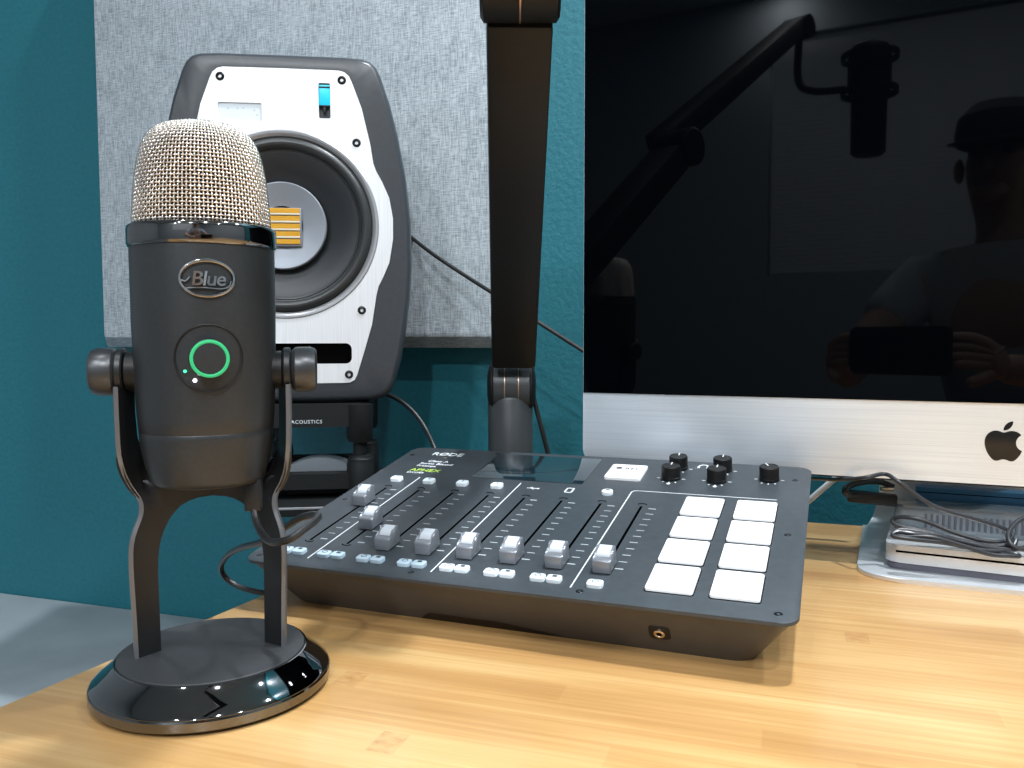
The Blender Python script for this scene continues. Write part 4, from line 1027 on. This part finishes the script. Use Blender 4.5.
TS = [pv(.03, -.92, -.26, (.165, .125)), pv(.03, -.84, -.05, (.152, .115)), pv(.03, -.74, .15, (.170, .124)), pv(.03, -.69, .29, (.130, .102)), pv(.03, -.665, .355, .075),
      pv(-.14, -.66, .31, .076), pv(-.195, -.56, .205, .064), pv(.20, -.66, .31, .076), pv(.265, -.55, .20, .064)]
skin('t_shirt', TS, [(0, 1), (1, 2), (2, 3), (3, 4), (3, 5), (5, 6), (3, 7), (7, 8)], M_tee, man)
TR = [pv(.03, -.92, -.34, (.160, .125)), pv(-.10, -.80, -.345, .100), pv(-.14, -.42, -.34, .080), pv(-.14, -.40, -.60, .060), pv(.16, -.80, -.345, .100), pv(.20, -.42, -.34, .080), pv(.20, -.40, -.60, .060)]
skin('trousers', TR, [(0, 1), (1, 2), (2, 3), (0, 4), (4, 5), (5, 6)], M_cap_c, man)
st_ = empty('stool', 'round black stool under the person behind the camera', 'stool', (.03, -.90, FLOOR))
bm = bmesh.new(); add_lathe(bm, [(0, .22), (.15, .22), (.16, .235), (.16, .265), (.15, .275), (0, .278)], 40); finish('seat', bm, M_cap_c, st_)
bm = bmesh.new(); add_lathe(bm, [(0, .03), (.028, .03), (.028, .2199), (0, .2199)], 24); finish('column', bm, M_armjoint, st_)
bm = bmesh.new(); add_lathe(bm, [(0, 0), (.17, 0), (.17, .008), (.05, .0299), (0, .0299)], 40); finish('base', bm, M_armjoint, st_)
ph = empty('smartphone', 'black phone held sideways in both hands at the camera position', 'phone', (.055, -.014, .128))
bm = bmesh.new(); add_prism(bm, rrect(.150, .074, .010, 6, 0, .037), -.004, .004, axis='Y', bev=.0015); finish('body', bm, M_phone, ph)
bm = bmesh.new(); add_lathe(bm, [(.008, 0), (.008, .0012), (.0065, .0016), (0, .0012)], 24, M=Matrix.Translation((-.055, .004, .055)) @ Matrix.Rotation(-pi/2, 4, 'X')); finish('lens', bm, M_blackgloss, ph)

# ------------------------------------------------------------------ lights
def area(loc, target, size, power, col=(1, 1, 1), sy=None, name='ceiling_lamp'):
    l = bpy.data.lights.new(name, 'AREA'); l.energy = power; l.color = col; l.size = size
    if sy: l.shape = 'RECTANGLE'; l.size_y = sy
    else: l.shape = 'DISK'
    o = bpy.data.objects.new(name, l); COL.objects.link(o); o.location = loc
    o.rotation_euler = (Vector(target)-Vector(loc)).to_track_quat('-Z', 'Y').to_euler(); return o
def downlight(x, y, power, label, tx=None, ty=None):
    r = empty('downlight', label, 'ceiling light', (x, y, CEIL), 0, 'downlights in the ceiling')
    bm = bmesh.new(); add_lathe(bm, [(.052, 0), (.052, -.006), (.045, -.008), (.040, -.004), (.040, 0)], 40); finish('trim_ring', bm, M_trim, r)
    bm = bmesh.new(); add_lathe(bm, [(.0395, -.0005), (.0395, -.002), (0, -.002)], 32); finish('lamp_face', bm, M_led, r)
    area((x, y, CEIL-.012), (tx if tx is not None else x, ty if ty is not None else y, 0), .075, power, (.91, .965, 1))
LAB = 'round recessed ceiling downlight, several behind the camera added as fill'
for (x, y, p) in ((.38, .56, 29), (-.55, .05, 4), (1.15, .45, 13), (.35, -.65, 14), (-.75, -1.1, 17), (1.1, -.7, 12), (-.15, -1.5, 28), (-1.3, -2.2, 12)):  # some lamps behind the camera are added to brighten front faces and the blind
    downlight(x, y, p, LAB)
w = bpy.data.worlds.new('world'); scn.world = w; w.use_nodes = True
w.node_tree.nodes['Background'].inputs[0].default_value = (.55, .7, .9, 1); w.node_tree.nodes['Background'].inputs[1].default_value = .3

vs_ = scn.view_settings; vs_.view_transform = 'Standard'; vs_.look = 'None'; vs_.gamma = 1; vs_.use_curve_mapping = False; vs_.exposure = 0.12
